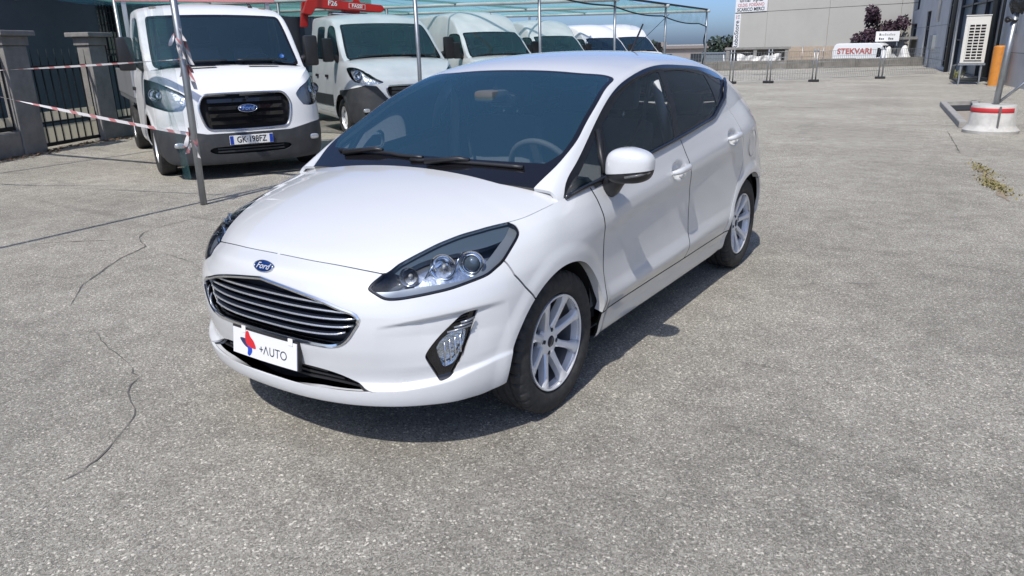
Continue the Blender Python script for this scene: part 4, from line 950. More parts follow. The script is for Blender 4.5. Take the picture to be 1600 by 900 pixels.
def van_wheel(parent, r, w=.21):
    p = pivot('wheel', parent)
    b = MB(); hw = w / 2
    b.lathe([(r * .60, -hw * .8), (r * .72, -hw), (r * .9, -hw * .98), (r * .985, -hw * .8), (r, -hw * .55), (r, hw * .55), (r * .985, hw * .8), (r * .9, hw * .98), (r * .72, hw), (r * .60, hw * .8)], 48, 'X'); b.build('tyre', RUBBER, p, smooth=True)
    b = MB(); b.lathe([(r * .62, hw * .82), (r * .58, hw * .80), (r * .55, hw * .55), (r * .45, hw * .42), (r * .30, hw * .50), (r * .22, hw * .62), (0, hw * .66)], 40, 'X')
    b.build('rim', ALLOY, p, smooth=True)
    for k in range(8):
        a = 2 * math.pi * k / 8; M = Matrix.Rotation(a, 4, 'X'); b = MB(); b.box((hw * .44, -.018, r * .36), (hw * .49, .018, r * .47), .004, M=M); b.build('rim_slot', DARK, p)
    return p

def build_van(cfg, root, windows, door_lines, full=True, detail=True):
    """everything but what rides behind the cab"""
    cfg = dict(cfg); cfg['plan'] = van_plan(cfg['hw'], cfg['y_rear']); hw = cfg['hw']; tr = cfg['kind'] == 'transit'
    A = Surf.grid(lower_body(cfg, 260, 66)); H = Surf.grid(hood(cfg, 40, 36), True); G = Surf.grid(greenhouse(cfg, 150, 70))
    side = lambda l: np.array([(1., a, b) for a, b in l]); front = lambda l: np.array([(a, 0., b) for a, b in l])
    o = lambda name, S, m, rim=.012, both=True, par=None: surf_obj(name, (S.rim(rim) if rim else S).both() if both else (S.rim(rim) if rim else S), m, par or root)
    def each(name, S, m, rim=.012, par=None): return [surf_obj(name, X, m, par or root) for X in ((S.rim(rim) if rim else S), (S.rim(rim) if rim else S).mirror())]
    wy, wr = cfg['wheel_y'], cfg['wheel_r']
    cut = lambda S, cy, r: S.clip(np.where(S.v[:, 0] > .5, poly_sd(p2(S.v, 'side'), p2(np.array([(1, cy + r * math.cos(a), wr + r * math.sin(a)) for a in np.linspace(0, 2 * math.pi, 60)[:-1]]), 'side')), 1))
    A = cut(A, wy, wr + .075)
    if cfg['y_rear'] > 4: A = cut(A, cfg['y_rear'] - 1.35, wr + .075)
    if tr:
        HL = closed_curve(front([(1.06, 1.22), (.93, 1.17), (.72, 1.06), (.645, .99), (.66, .93), (.72, .845), (.86, .835), (1.06, .90)]), 4, sharp=(0, 1, 2, 5, 7))
        GRp = closed_curve(front([(-.42, 1.02), (.42, 1.02), (.50, .98), (.545, .86), (.50, .66), (.42, .60), (-.42, .60), (-.50, .66), (-.545, .86), (-.50, .98)]), 4)
        dark = front([(-1.2, .66), (-.80, .62), (-.5, .56), (.5, .56), (.80, .62), (1.2, .66), (1.2, 0), (-1.2, 0)]); plate_z = .475
        intake = closed_curve(front([(-.42, .40), (.42, .40), (.50, .36), (.40, .31), (-.40, .31), (-.50, .36)]), 3)
    else:
        HL = closed_curve(front([(.50, .96), (.60, 1.02), (.74, 1.13), (.86, 1.20), (.955, 1.205), (.975, 1.14), (.95, 1.00), (.86, .955), (.66, .935)]), 5)
        GRp = closed_curve(front([(-.40, .90), (.40, .90), (.46, .84), (.36, .68), (-.36, .68), (-.46, .84)]), 4)
        dark = front([(-1.2, .66), (-.98, .86), (-.80, .92), (-.62, .90), (-.48, .72), (-.38, .62), (.38, .62), (.48, .72), (.62, .90), (.80, .92), (.98, .86), (1.2, .66), (1.2, 0), (-1.2, 0)]); plate_z = .50
        intake = closed_curve(front([(-.45, .48), (.45, .48), (.50, .42), (.40, .34), (-.40, .34), (-.50, .42)]), 3)
    F = A.clip(wy - A.v[:, 1]); B = A.clip(A.v[:, 1] - wy)
    lens = F.inside(HL, 'front', -.002); F = F.outside(HL, 'front', .001)
    bump = F.inside(dark, 'front', -.001); F = F.outside(dark, 'front', .001)
    grl = F.inside(GRp, 'front', 0) + bump.inside(GRp, 'front', 0); F = F.outside(GRp, 'front', 0); bump = bump.outside(GRp, 'front', 0)
    ink = bump.inside(intake, 'front', 0); bump = bump.outside(intake, 'front', 0)
    ring = [Vector((a, 0, c)) for a, _, c in GRp]
    o('front_bumper', bump, BUMPER, .03)
    # body sides split into door and rest
    cols = []; rest = B
    for k, (ya, yb) in enumerate(door_lines):
        dp = side([(ya + .012, .40), (yb - .012, .40), (yb, .8), (yb, 1.6), (ya - .04, 1.6), (ya, .8)])
        d = rest.inside(dp, 'side', -.0035); rest = rest.outside(dp, 'side', .0035); cols.append(d)
        ds = each('door', d, VWHITE)
        for i, dd in enumerate(ds):
            sx = 1 - 2 * i; b = MB(); b.box((sx * hw - .01 * sx, yb - .20, 1.02), (sx * (hw + .025), yb - .05, 1.07), .012); b.build('door_handle', BLACK, dd, smooth=True)
    o('body_side', rest + F, VWHITE, .012)
    o('inner_shell', (F + B + bump).push(-.02), DARK, 0)
    # roof, windscreen, windows
    wt = 1.955 if tr else 1.935; wb = .895 if tr else .88; wtp = .845 if tr else .80
    WS = closed_curve(front([(-wb * .97, 1.33), (-wb, 1.40), (-wtp, wt - .06), (-wtp + .05, wt), (0, wt + .022), (wtp - .05, wt), (wtp, wt - .06), (wb, 1.40), (wb * .97, 1.33), (.5, 1.27), (0, 1.25), (-.5, 1.27)]), 5)
    isf = lambda S: S.v[:, 1] < 1.62
    scr = G.clip(np.where(isf(G), -poly_sd(p2(G.v, 'front'), p2(WS, 'front')) - .002, -1)); Gw = G.clip(np.where(isf(G), poly_sd(p2(G.v, 'front'), p2(WS, 'front')) - .001, 1))
    sd = -poly_sd(p2(scr.v, 'front'), p2(WS, 'front'))
    o('windscreen', scr.clip(sd - .035), VANGLASS, 0); o('windscreen_seal', scr.clip(.035 - sd), GLOSSB, 0)
    for wp in windows:
        W = side(closed_curve(np.array(wp), 5, sharp=range(len(wp)))) if False else side(closed_curve(np.array(wp), 5))
        g = Gw.clip(np.where(Gw.v[:, 0] > .80, -poly_sd(p2(Gw.v, 'side'), p2(W, 'side')) - .002, -1)); Gw = Gw.clip(np.where(Gw.v[:, 0] > .80, poly_sd(p2(Gw.v, 'side'), p2(W, 'side')) - .001, 1))
        each('side_window', g.push(-.004), VANGLASS, 0); each('window_rubber', g.clip(poly_sd(p2(g.v, 'side'), p2(W, 'side')) + .03), GLOSSB, 0)
    o('roof', Gw, VWHITE, .012)
    o('bonnet', H.clip(np.ones(len(H.v))), VWHITE, .015)
    b = MB(); y1 = cfg['y_rear']; b.box((-hw + .12, y1 - .06, .5), (hw - .12, y1 - .02, 2.0 if y1 < 4 else 2.0)); b.build('cab_rear_wall', mat('cab_back', (.42, .43, .44), .8), root)
    if tr:
        for sx in (-1, 1):
            b = MB(); b.box((sx * .20, .585, 1.335), (sx * .56, .64, 1.352), .006, M=None); b.build('bonnet_vent', GLOSSB, root)
    # lamps
    for i, (S, nm) in enumerate(((lens, 'headlamp'), (lens.mirror(), 'headlamp'))):
        hl = surf_obj(nm, S.rim(.01), CLEAR, root)
        surf_obj('housing', S.push(-.07), mat('van_lamp_back', (.72, .74, .77), .25, .45, bump=(22, .5, .03)), hl)
        sx = 1 - 2 * i; c = S.v.mean(0)
        for k, (dx, dz, r) in enumerate(((.06, .01, .075), (-.11, -.02, .06))):
            M = Matrix.Translation((c[0] + sx * dx, c[1] + .03, c[2] + dz)) @ Vector((.2 * sx, -1, .0)).to_track_quat('X', 'Z').to_matrix().to_4x4()
            b = MB(); b.lathe([(.01, -.06), (r * .6, -.05), (r * .9, -.02), (r, .01)], 24, 'X', M=M); b.build('reflector', CHROME, hl)
    if full:
        # grille with bars and frame
        sk = lambda x, z, d: (lambda k: Vector((x, F_all.v[k, 1] - d, z)))(np.argmin((F_all.v[:, 0] - abs(x)) ** 2 + (F_all.v[:, 2] - z) ** 2))
        F_all = A.clip(.5 - A.v[:, 1])
        gm = surf_obj('grille', grl.push(-.06).both(), DARK, root)
        P = [];
        N = len(GRp)
        for i in range(N):
            p = sk(GRp[i][0], GRp[i][2], 0); t = Vector(GRp[(i + 1) % N] - GRp[i - 1]).normalized(); n = t.cross(Vector((0, -1, 0))); P.append([p + n * a + Vector((0, -c, 0)) for a, c in ((-.014, -.03), (-.012, .006), (0, .014), (.012, .006), (.014, -.03))])
        P.append(P[0]); b = MB(); b.grid(P); b.build('grille_frame', mat('satin_chrome', (.5, .51, .53), .2, .9), gm, recalc=True, smooth=True)
        zs = (.94, .855, .77, .685) if tr else (.85, .79, .73)
        for z in zs:
            wv = .44 if tr else .37; b = MB(); b.grid([[sk(x, z + dz, dd) for dz, dd in ((-.022, -.01), (.022, -.004), (.022, -.04), (-.022, -.04))] for x in np.linspace(-wv, wv, 17)], smooth=False, closed_v=True); b.build('grille_bar', GLOSSB if tr else BUMPER, gm, recalc=True)
        it = surf_obj('lower_intake', ink.push(-.05).both(), DARK, root)
        for z in ((.375, .34) if tr else (.44, .40, .365)):
            b = MB(); b.grid([[sk(x, z + dz, dd) for dz, dd in ((-.008, -.015), (.008, -.015), (.008, -.045), (-.008, -.045))] for x in np.linspace(-.40, .40, 13)], smooth=False, closed_v=True); b.build('intake_bar', BUMPER, it, recalc=True)
        for sx in (-1, 1):
            p = sk(sx * .80, .44 if tr else .50, 0); b = MB(); b.ellipsoid((p.x, p.y + .01, p.z), (.075, .03, .035), 3, 20, 10); fl = b.build('fog_lamp', mat('fog_glass', (.55, .57, .6), .08, .6, coat=1), root, smooth=True)
    for sx in (-1, 1):
        b = MB(); b.box((sx * 1.06, 1.00, 1.30), (sx * 1.25, 1.12, 1.70), .04); m_ = b.build('wing_mirror', BLACK, root, smooth=True)
        b = MB(); b.tube([(sx * .95, 1.14, 1.33), (sx * 1.02, 1.10, 1.38), (sx * 1.12, 1.07, 1.42)], [.07, .055, .045], 10); b.build('mirror_arm', BLACK, m_)
        b = MB(); b.box((sx * 1.075, 1.117, 1.45), (sx * 1.235, 1.125, 1.68)); b.build('mirror_glass', mat('mirror_face', (.6, .62, .65), .03, 1), m_)
        b = MB(); xs = np.linspace(.08 * sx if sx > 0 else -.05, .72 * sx, 9); b.tube([Vector((x, .82 - .12 + .04 * abs(x) - .05 * (1 - (x / .9) ** 2), 1.405 - .02 * abs(x))) for x in xs], .010, 6); b.build('wiper', BLACK, root)
    for sx in (-1, 1):
        for y in ((wy,) if cfg['y_rear'] < 4 else (wy, cfg['y_rear'] - 1.35)):
            w = van_wheel(root, wr); w.location = (sx * (hw - .125), y, wr); w.rotation_euler = (0, 0, 0 if sx > 0 else math.pi)
            b = MB(); b.lathe([(wr + .08, (hw - .03) * sx), (wr + .08, .55 * sx), (.05, .53 * sx)], 30, 'X', M=Matrix.Translation((0, y, wr)), arc=math.pi); b.build('wheel_well', DARK, root)
    b = MB(); b.box((-.75, .25, .26), (.75, cfg['y_rear'] - .1, .5)); b.build('underbody', DARK, root)
    # cab interior
    b = MB(); b.box((-.9, .72, 1.0), (.9, 1.15, 1.30), .06); b.build('dashboard', INTER, root, smooth=True)
    for x in (.48, -.12, -.52):
        b = MB(); M = Matrix.Translation((x, 1.80, .95)) @ Matrix.Rotation(R(-10), 4, 'X'); b.box((-.21, -.06, -.1), (.21, .07, .62), .06, M=M); st = b.build('seat', FABRIC, root, smooth=True)
        b = MB(); b.box((-.13, -.05, .68), (.13, .05, .90), .045, M=M); b.build('headrest', FABRIC, st, smooth=True)
    M = Matrix.Translation((.46, 1.28, 1.33)) @ Matrix.Rotation(R(-50), 4, 'X')
    b = MB(); b.lathe([(.19 + .014 * math.cos(a), .014 * math.sin(a)) for a in np.linspace(0, 2 * math.pi, 7)[:-1]], 32, 'Z', close=True, M=M); b.box((-.18, -.02, -.01), (.18, .02, .005), M=M); b.build('steering_wheel', INTER, root)
    return dict(plate_z=plate_z, A=A)

def number_plate(root, text, z, y, w=.52, h=.11, sp=None):
    b = MB(); b.box((-w / 2, y - .012, z - h / 2), (w / 2, y, z + h / 2), .004); p = b.build('number_plate', PLATE, root)
    for sx in (-1, 1):
        b = MB(); b.box((sx * (w / 2 - .045), y - .0135, z - h / 2 + .004), (sx * (w / 2 - .003), y - .0125, z + h / 2 - .004)); b.build('plate_band', EUBLUE, p)
    text_obj('plate_text', text, h * .95, INK, p, face_matrix((0, y - .0135, z), (1, 0, 0), (0, 0, 1)), .0005, sx=.80, weight=.0012)

def place(root, front, heading):
    """front: ground point under the nose; heading: direction the van faces"""
    h = Vector((heading[0], heading[1], 0)).normalized(); root.location = (front[0], front[1], 0)
    root.rotation_euler = (0, 0, math.atan2(h.x, -h.y))

CABWIN = [(1.04, 1.36), (1.20, 1.62), (1.40, 1.86), (1.55, 1.93), (1.80, 1.95), (2.02, 1.94), (2.05, 1.85), (2.05, 1.42), (1.98, 1.345), (1.4, 1.335)]
# flatbed with the oval badge, nearest the gate
def van_flatbed():
    root = thing('flatbed_truck', 'white flatbed truck with dark grille facing the yard beside the leaning pole', 'truck')
    d = build_van(TRANSIT, root, [CABWIN], [(.98 + .44, 2.30)])
    number_plate(root, 'GK·198FZ', d['plate_z'], -.012)
    M = face_matrix((0, -.0, .845), (1, 0, 0), (0, .2, 1)); b = MB(); b.lathe([(0, .02), (.8, .018), (1, -.01)], 40, 'Z', M=M @ Matrix.Diagonal((.115, .048, 1, 1))); bd = b.build('badge', mat('badge_blue', (.006, .03, .14), .12, coat=1), root)
    b = MB(); b.lathe([(.9, .019), (.95, .022), (1.0, .02), (1.03, -.01)], 40, 'Z', M=M @ Matrix.Diagonal((.115, .048, 1, 1))); b.build('badge_rim', CHROME, bd)
    text_obj('badge_script', 'Ford', .075, CHROME, bd, M @ Matrix.Translation((0, 0, .0205)), .001, .35)
    b = MB(); b.box((-.02, -.04, .955), (.02, 0.02, .985), .006); b.build('front_camera', GLOSSB, root)
    b = MB(); b.box((-1.02, 2.45, .82), (1.02, 5.4, .90), .01); b.build('load_bed', mat('bed_steel', (.25, .26, .27), .5, .6), root)
    for sx in (-1, 1):
        b = MB(); b.box((sx * 1.0, 2.47, .90), (sx * 1.03, 5.4, 1.28), .006); b.build('drop_side', mat('alu_side', (.5, .51, .52), .4, .7), root)
        b = MB(); b.box((sx * .94, 2.44, .9), (sx * 1.0, 2.50, 2.22), .006); b.build('headboard_post', mat('alu_side'), root)
        w = van_wheel(root, .35); w.location = (sx * .88, 4.3, .35); w.rotation_euler = (0, 0, 0 if sx > 0 else math.pi)
    b = MB(); b.box((-1.08, 2.42, 2.19), (1.08, 2.50, 2.25), .01); b.build('rack_bar', mat('faded_red_paint', (.55, .25, .24), .6), root)
    b = MB(); b.box((-.4, 2.4, .40), (.4, 5.3, .80)); b.build('chassis_rail', DARK, root)
    b = MB(); b.tube([(.55, 1.72, 2.09), (.53, 1.80, 2.15)], [.02, .004], 6); b.tube([(.55, 1.70, 2.08), (.55, 1.76, 2.12)], [.03, .02], 8); b.build('roof_aerial', BLACK, root)
    for sx in (-1, 1): b = MB(); b.box((sx * .66, 1.66, 2.05), (sx * .74, 1.76, 2.085), .01); b.build('marker_lamp', mat('amber_grey', (.25, .22, .18), .4), root)
    b = MB(); b.lathe([(.036, .003), (.036, 0), (0, 0)], 20, 'Z', M=face_matrix((.68, .80, 1.44), (1, 0, 0), (0, .55, .8))); b.build('toll_sticker', mat('sticker_blue', (.02, .09, .28), .5), root)
    place(root, (-5.54, 4.22), (.90, -.43))
    return root
# double cab with the red crane
def van_crane():
    root = thing('crane_truck', 'white double cab truck carrying a folded red crane behind its cab', 'truck')
    W1 = [(1.06, 1.37), (1.22, 1.62), (1.42, 1.84), (1.56, 1.91), (1.72, 1.92), (1.80, 1.88), (1.82, 1.80), (1.82, 1.42), (1.78, 1.345), (1.4, 1.335)]
    W2 = [(2.0, 1.38), (2.0, 1.84), (2.05, 1.91), (2.45, 1.92), (2.52, 1.86), (2.52, 1.40), (2.46, 1.345), (2.06, 1.345)]
    build_van(ducato(3.05, 2.16), root, [W1, W2], [(1.37, 1.90), (1.92, 2.62)])
    for sx in (-1, 1):
        b = MB(); b.box((sx * 1.012, 1.45, .52), (sx * 1.035, 2.75, .72), .01); b.build('side_moulding', BUMPER, root)
        w = van_wheel(root, .335); w.location = (sx * .88, 4.6, .335); w.rotation_euler = (0, 0, 0 if sx > 0 else math.pi)
        b = MB(); b.box((sx * .99, 3.75, 1.0), (sx * 1.02, 6.2, 1.36), .006); b.build('drop_side', mat('alu_side'), root)
    b = MB(); b.box((-1.02, 3.7, .9), (1.02, 6.2, 1.0), .01); b.build('load_bed', mat('bed_steel'), root)
    b = MB(); b.box((-.4, 3.0, .40), (.4, 6.0, .88)); b.build('chassis_rail', DARK, root)
    number_plate(root, 'FR·888EX', .52, -.014)
    crane = thing('loader_crane', 'folded red loader crane with white lettering behind the white double cab', 'crane')
    red = mat('crane_red', (.55, .015, .012), .4, coat=.3)
    b = MB(); b.box((-.25, 3.18, .95), (.25, 3.60, 1.35), .03); b.box((-.16, 3.24, 1.3), (.16, 3.52, 2.35), .02); b.build('column', red, crane)
    b = MB(); b.prism([(-1.02, 2.20), (-.92, 2.44), (-.80, 2.49), (.62, 2.36), (.66, 2.28), (.60, 2.22), (-.76, 2.30), (-.86, 2.16)], 3.16, 3.36, 'XZ', bev=.012); b.build('boom', red, crane)
    b = MB(); b.prism([(-1.04, 1.95), (-.90, 1.95), (-.84, 2.40), (-.96, 2.44)], 3.38, 3.50, 'XZ', bev=.01); b.build('knuckle', red, crane)
    b = MB(); b.tube([(-.5, 3.26, 2.20), (.3, 3.26, 2.17)], .045, 10); b.build('ram', CHROME, crane)
    b = MB(); b.prism([(.02, 2.42), (.10, 2.56), (.18, 2.41)], 3.24, 3.28, 'XZ'); b.build('hook_bracket', red, crane)
    b = MB(); b.tube([(.62, 3.26, 2.30), (.70, 3.26, 2.27)], [.03, .012], 8); b.build('boom_tip', DARK, crane)
    M = face_matrix((-.42, 3.155, 2.385), (1, 0, -.09), (.09, 0, 1)); text_obj('boom_text', 'F26', .13, mat('letter_white', (.8, .8, .78), .5), crane, M, .001, weight=.003)
    M2 = face_matrix((.08, 3.155, 2.335), (1, 0, -.09), (.09, 0, 1))
    b = MB(); b.box((-.17, -.048, -.001), (.17, .048, .001), M=M2); b.build('name_plate', mat('letter_white'), crane)
    b = MB(); b.box((-.162, -.042, .0012), (.162, .042, .0022), M=M2); b.build('name_field', red, crane)
    text_obj('name_text', 'FASSI', .092, mat('letter_white'), crane, M2 @ Matrix.Translation((0, 0, .003)), .001, weight=.002, sx=1.05)
    place(root, (-6.46, 8.35), (.88, -.475)); crane.location = root.location; crane.rotation_euler = root.rotation_euler
    return root
VAN_SPOTS = []
def panel_vans():
    W1 = [(1.06, 1.37), (1.22, 1.62), (1.42, 1.84), (1.56, 1.91), (1.80, 1.92), (1.96, 1.90), (2.0, 1.82), (2.0, 1.42), (1.94, 1.345), (1.4, 1.335)]
    labels = ['white high-roof panel van parked right behind the crane truck', 'white high-roof panel van with a small loop on its roof, beyond the first one',
              'white panel van second from the far end of the row', 'white panel van at the far end of the row, beside the aerial of the hatchback']
    root = thing('panel_van', labels[0], 'van', group='panel vans under the net canopy')
    build_van(ducato(5.3, 2.50, 'ducato_panel'), root, [W1], [(1.37, 2.08)], full=True)
    vans = [root] + [dup(root, None, l) for l in labels[1:]]
    for v, (x, y, h, s) in zip(vans, PANEL_SPOTS):
        place(v, (x, y), h); v.scale = (s, s, s)
    b = MB(); b.tube([(-.1 + .09 * math.cos(a), 2.3, 2.49 + .10 * math.sin(a)) for a in np.linspace(0, math.pi, 12)], .012, 6); b.build('roof_loop', mat('grey_metal', (.3, .31, .32), .5, .6), vans[1])
    for v in (vans[0], vans[3]):
        b = MB(); b.tube([(.35, 1.95, 2.26), (.33, 2.05, 2.46)], [.012, .004], 6); b.build('roof_aerial', BLACK, v)
PANEL_SPOTS = [(-7.9, 13.8, (.88, -.475), .955), (-8.85, 18.55, (.88, -.475), .916), (-9.6, 23.25, (.88, -.475), .89), (-9.65, 26.0, (.88, -.475), .91)]
van_flatbed(); van_crane(); panel_vans()
# ------------------------------------------------------------------ left: gate, pillars, dark building
def frame_matrix(a, e):
    e = Vector((e[0], e[1], 0)).normalized(); return Matrix(((e.x, e.y * -1, 0, a[0]), (e.y, e.x, 0, a[1]), (0, 0, 1, 0), (0, 0, 0, 1)))
CONC = mat('rough_concrete', (.26, .25, .235), .9, noise=(3.5, (.17, .165, .155), .4, .7), bump=(40, .5, .01))
GATEM = frame_matrix((-10.77, 4.05), (-.44, .898))          # local x along the fence, y away from the yard
IRON = mat('black_iron', (.012, .014, .016), .5, .3); CREAM = mat('cream_panel', (.90, .85, .70), .6)
def panel_glow():      # translucency added to brighten the cream panels with sun from behind
    nt = CREAM.node_tree; t = nt.nodes.new('ShaderNodeBsdfTranslucent'); t.inputs[0].default_value = (.95, .90, .74, 1); x = nt.nodes.new('ShaderNodeMixShader'); x.inputs[0].default_value = .65
    nt.links.new(nt.nodes['Principled BSDF'].outputs[0], x.inputs[1]); nt.links.new(t.outputs[0], x.inputs[2]); nt.links.new(x.outputs[0], nt.nodes['Material Output'].inputs[0])
panel_glow()
def at_gate(o): o.matrix_basis = GATEM @ o.matrix_basis; return o
def pillar(x, wd, dp, label):
    t = thing('gate_pillar', label, 'pillar', group='concrete gate pillars'); at_gate(t)
    b = MB(); b.box((x, 0, 0), (x + wd, dp, 1.66), .015); b.build('shaft', CONC, t)
    b = MB(); b.box((x - .03, -.03, 1.663), (x + wd + .03, dp + .03, 1.80), .012); b.build('collar', CONC, t)
    b = MB(); b.box((x - .11, -.11, 1.803), (x + wd + .11, dp + .11, 1.88), .015); b.build('cap', CONC, t)
pillar(1.70, .44, .24, 'grey concrete pillar with a flat cap on the right side of the iron gate')
pillar(-.24, .48, .18, 'grey concrete pillar at the left side of the iron gate')
def railing(name, label, x0, x1, y, z0, z1, panels, cat, n, spikes=0):
    t = thing(name, label, cat); at_gate(t); st = (x1 - x0) / n
    for z in (z0, z1): b = MB(); b.box((x0, y - .02, z - .02), (x1, y + .02, z + .02)); b.build('rail', IRON, t)
    for k in range(n + 1): b = MB(); b.box((x0 + st * k - .009, y - .009, z0 + .022), (x0 + st * k + .009, y + .009, z1 - .022)); b.build('bar', IRON, t); 
    if spikes:
        for k in range(n + 1): b = MB(); b.tube([(x0 + st * k, y, z1 + .022), (x0 + st * k, y, z1 + spikes)], [.009, .003], 5); b.build('spike', IRON, t)
    for a, c in panels:
        b = MB(); b.box((x0, y - .015, a - .03), (x1, y + .015, a - .005)); b.build('rail', IRON, t)
        for k in range(n): b = MB(); b.quad((x0 + st * k + .014, y, a), (x0 + st * (k + 1) - .014, y, a), (x0 + st * (k + 1) - .014, y, c), (x0 + st * k + .014, y, c)); b.build('panel', CREAM, t)
    return t
railing('iron_gate', 'black iron gate with two rows of cream panels along its bottom', .25, 1.70, .12, .08, 1.33, ((.12, .38), (.46, .62)), 'gate', 8, .28)
railing('iron_fence', 'black iron fence on a low wall behind the flatbed truck', 2.16, 6.0, .12, .34, 1.5, ((.37, .50),), 'fence', 26)
railing('iron_fence', 'black iron fence on a low wall at the left edge of the picture', -4.0, -.26, .10, .42, 1.5, ((.46, .60),), 'fence', 24)
for x0, x1, z, lab in ((2.15, 6.0, .31, 'low concrete wall under the iron fence behind the flatbed truck'), (-4.0, -.25, .38, 'low concrete wall at the left edge beside the gate pillar')):
    b = MB(); b.box((x0, .02, 0), (x1, .22, z), .02); o = b.build('low_wall', CONC); at_gate(o); tag(o, lab, 'wall')
DGREY = mat('dark_render', (.10, .115, .125), .85, noise=(.8, (.075, .088, .10), .4, .7), bump=(25, .3, .01))
def dark_building():
    t = thing('workshop_building', 'dark grey workshop building behind the gate and the row of vans', 'building'); at_gate(t)
    holes = [(5.6, 6.6, 1.30, 2.75), (9.5, 10.6, 1.30, 2.75), (14.0, 17.5, .0, 3.4)]
    xs = [-16] + sorted(sum([[h[0], h[1]] for h in holes], [])) + [26]; D = 2.5
    b = MB()
    for k in range(0, len(xs) - 1):
        x0, x1 = xs[k], xs[k + 1]; h = next((q for q in holes if q[0] == x0), None)
        if h is None: b.box((x0, D, -1.2), (x1, D + .4, 7))
        else:
            b.box((x0, D, h[3]), (x1, D + .4, 7))
            if h[2] > 0: b.box((x0, D, -1.2), (x1, D + .4, h[2]))
    bmesh.ops.remove_doubles(b.bm, verts=b.bm.verts, dist=1e-4); b.build('wall', DGREY, t)
    b = MB(); b.box((-16.2, D - .25, 7.0), (26.2, D + 8, 7.3)); b.build('roof_edge', mat('roof_grey', (.12, .125, .13), .7), t)
    b = MB(); b.box((-16, D + 7, -1.2), (26, D + 7.4, 7)); b.build('back_wall', DGREY, t)
    for sx in (-16, 25.6): b = MB(); b.box((sx, D + .4, -1.2), (sx + .4, D + 7, 7)); b.build('end_wall', DGREY, t)
    for x0, x1, z0, z1 in holes[:2]:
        b = MB(); b.box((x0, D + .25, z0), (x1, D + .28, z1)); w = b.build('window', mat('dirty_pane', (.02, .03, .035), .15, coat=.4), t)
        b = MB(); b.box((x0 + .55, D + .22, z0 + .05), (x0 + .95, D + .245, z0 + .72)); b.build('blind', CREAM, w)
        for k in range(9): x = x0 + .03 + (x1 - x0 - .06) * k / 8; b = MB(); b.box((x - .009, D - .06, z0), (x + .009, D - .042, z1)); b.build('bar', IRON, w)
        for k in range(6): z = z0 + .05 + (z1 - z0 - .1) * k / 5; b = MB(); b.box((x0, D - .042, z - .007), (x1, D - .028, z + .007)); b.build('cross_bar', IRON, w)
    b = MB(); b.box((14.0, D + .2, 0), (17.5, D + .26, 3.4)); b.build('roller_door', mat('door_brown', (.085, .075, .07), .7), t)
    b = MB(); b.tube([(8.2, D - .05, 0), (8.2, D - .05, 7)], .05, 8); b.build('downpipe', mat('pipe_grey', (.2, .21, .22), .5, .3), t)
    return t
dark_building()
def leaf_litter():
    rnd = random.Random(5); b = MB()
    for k in range(900):
        x = rnd.uniform(-1.2, 5.5); y = -abs(rnd.gauss(0, .14)) - (0 if not .3 < x < 1.5 else -.15); z = .006 + rnd.random() * .02
        p = GATEM @ Vector((x, y, z)); a = rnd.uniform(0, 6.3); s = rnd.uniform(.015, .05); d = Vector((math.cos(a), math.sin(a), rnd.uniform(-.4, .4))) * s; q = Vector((-math.sin(a), math.cos(a), rnd.uniform(-.4, .4))) * s * .5
        b.quad(p - d, p - q, p + d, p + q)
    o = b.build('leaf_litter', mat('dead_leaves', (.12, .075, .045), .9, noise=(20, (.2, .14, .09), .4, .6))); tag(o, 'dry brown leaf litter along the foot of the gate', 'leaves', kind='stuff')
leaf_litter()

# ------------------------------------------------------------------ net canopy on poles
GALV = mat('galvanised_steel', (.36, .38, .40), .42, .75, noise=(8, (.28, .30, .31), .4, .7))
def net_mat(name, col, hole):
    m = bpy.data.materials.new(name); m.use_nodes = True; nt = m.node_tree; nt.nodes.remove(nt.nodes['Principled BSDF']); N = nt.nodes.new; L = nt.links.new
    t = N('ShaderNodeBsdfTransparent'); d = N('ShaderNodeBsdfDiffuse'); d.inputs[0].default_value = (*col, 1); tr = N('ShaderNodeBsdfTranslucent'); tr.inputs[0].default_value = (*col, 1)
    s = N('ShaderNodeMixShader'); s.inputs[0].default_value = .6; L(d.outputs[0], s.inputs[1]); L(tr.outputs[0], s.inputs[2])
    tc = N('ShaderNodeTexCoord'); n = N('ShaderNodeTexNoise'); n.inputs['Scale'].default_value = 3; n.inputs['Detail'].default_value = 4; L(tc.outputs['Object'], n.inputs['Vector'])
    r = N('ShaderNodeMapRange'); r.inputs[1].default_value = .3; r.inputs[2].default_value = .7; r.inputs[3].default_value = hole - .10; r.inputs[4].default_value = hole + .10; L(n.outputs[0], r.inputs[0])
    x = N('ShaderNodeMixShader'); L(r.outputs[0], x.inputs[0]); L(s.outputs[0], x.inputs[1]); L(t.outputs[0], x.inputs[2]); L(x.outputs[0], nt.nodes['Material Output'].inputs[0]); return m
NET = net_mat('green_shade_net', (.20, .48, .44), .50); NETV = net_mat('green_shade_net_thin', (.14, .32, .32), .88)
PA = np.array([-4.58, 2.81]); PU = np.array([-.1, .995]); PD = np.array([-.995, -.1]); CH = 2.52
def cp(k, d, z): q = PA + PU * k + PD * d; return Vector((q[0], q[1], z))
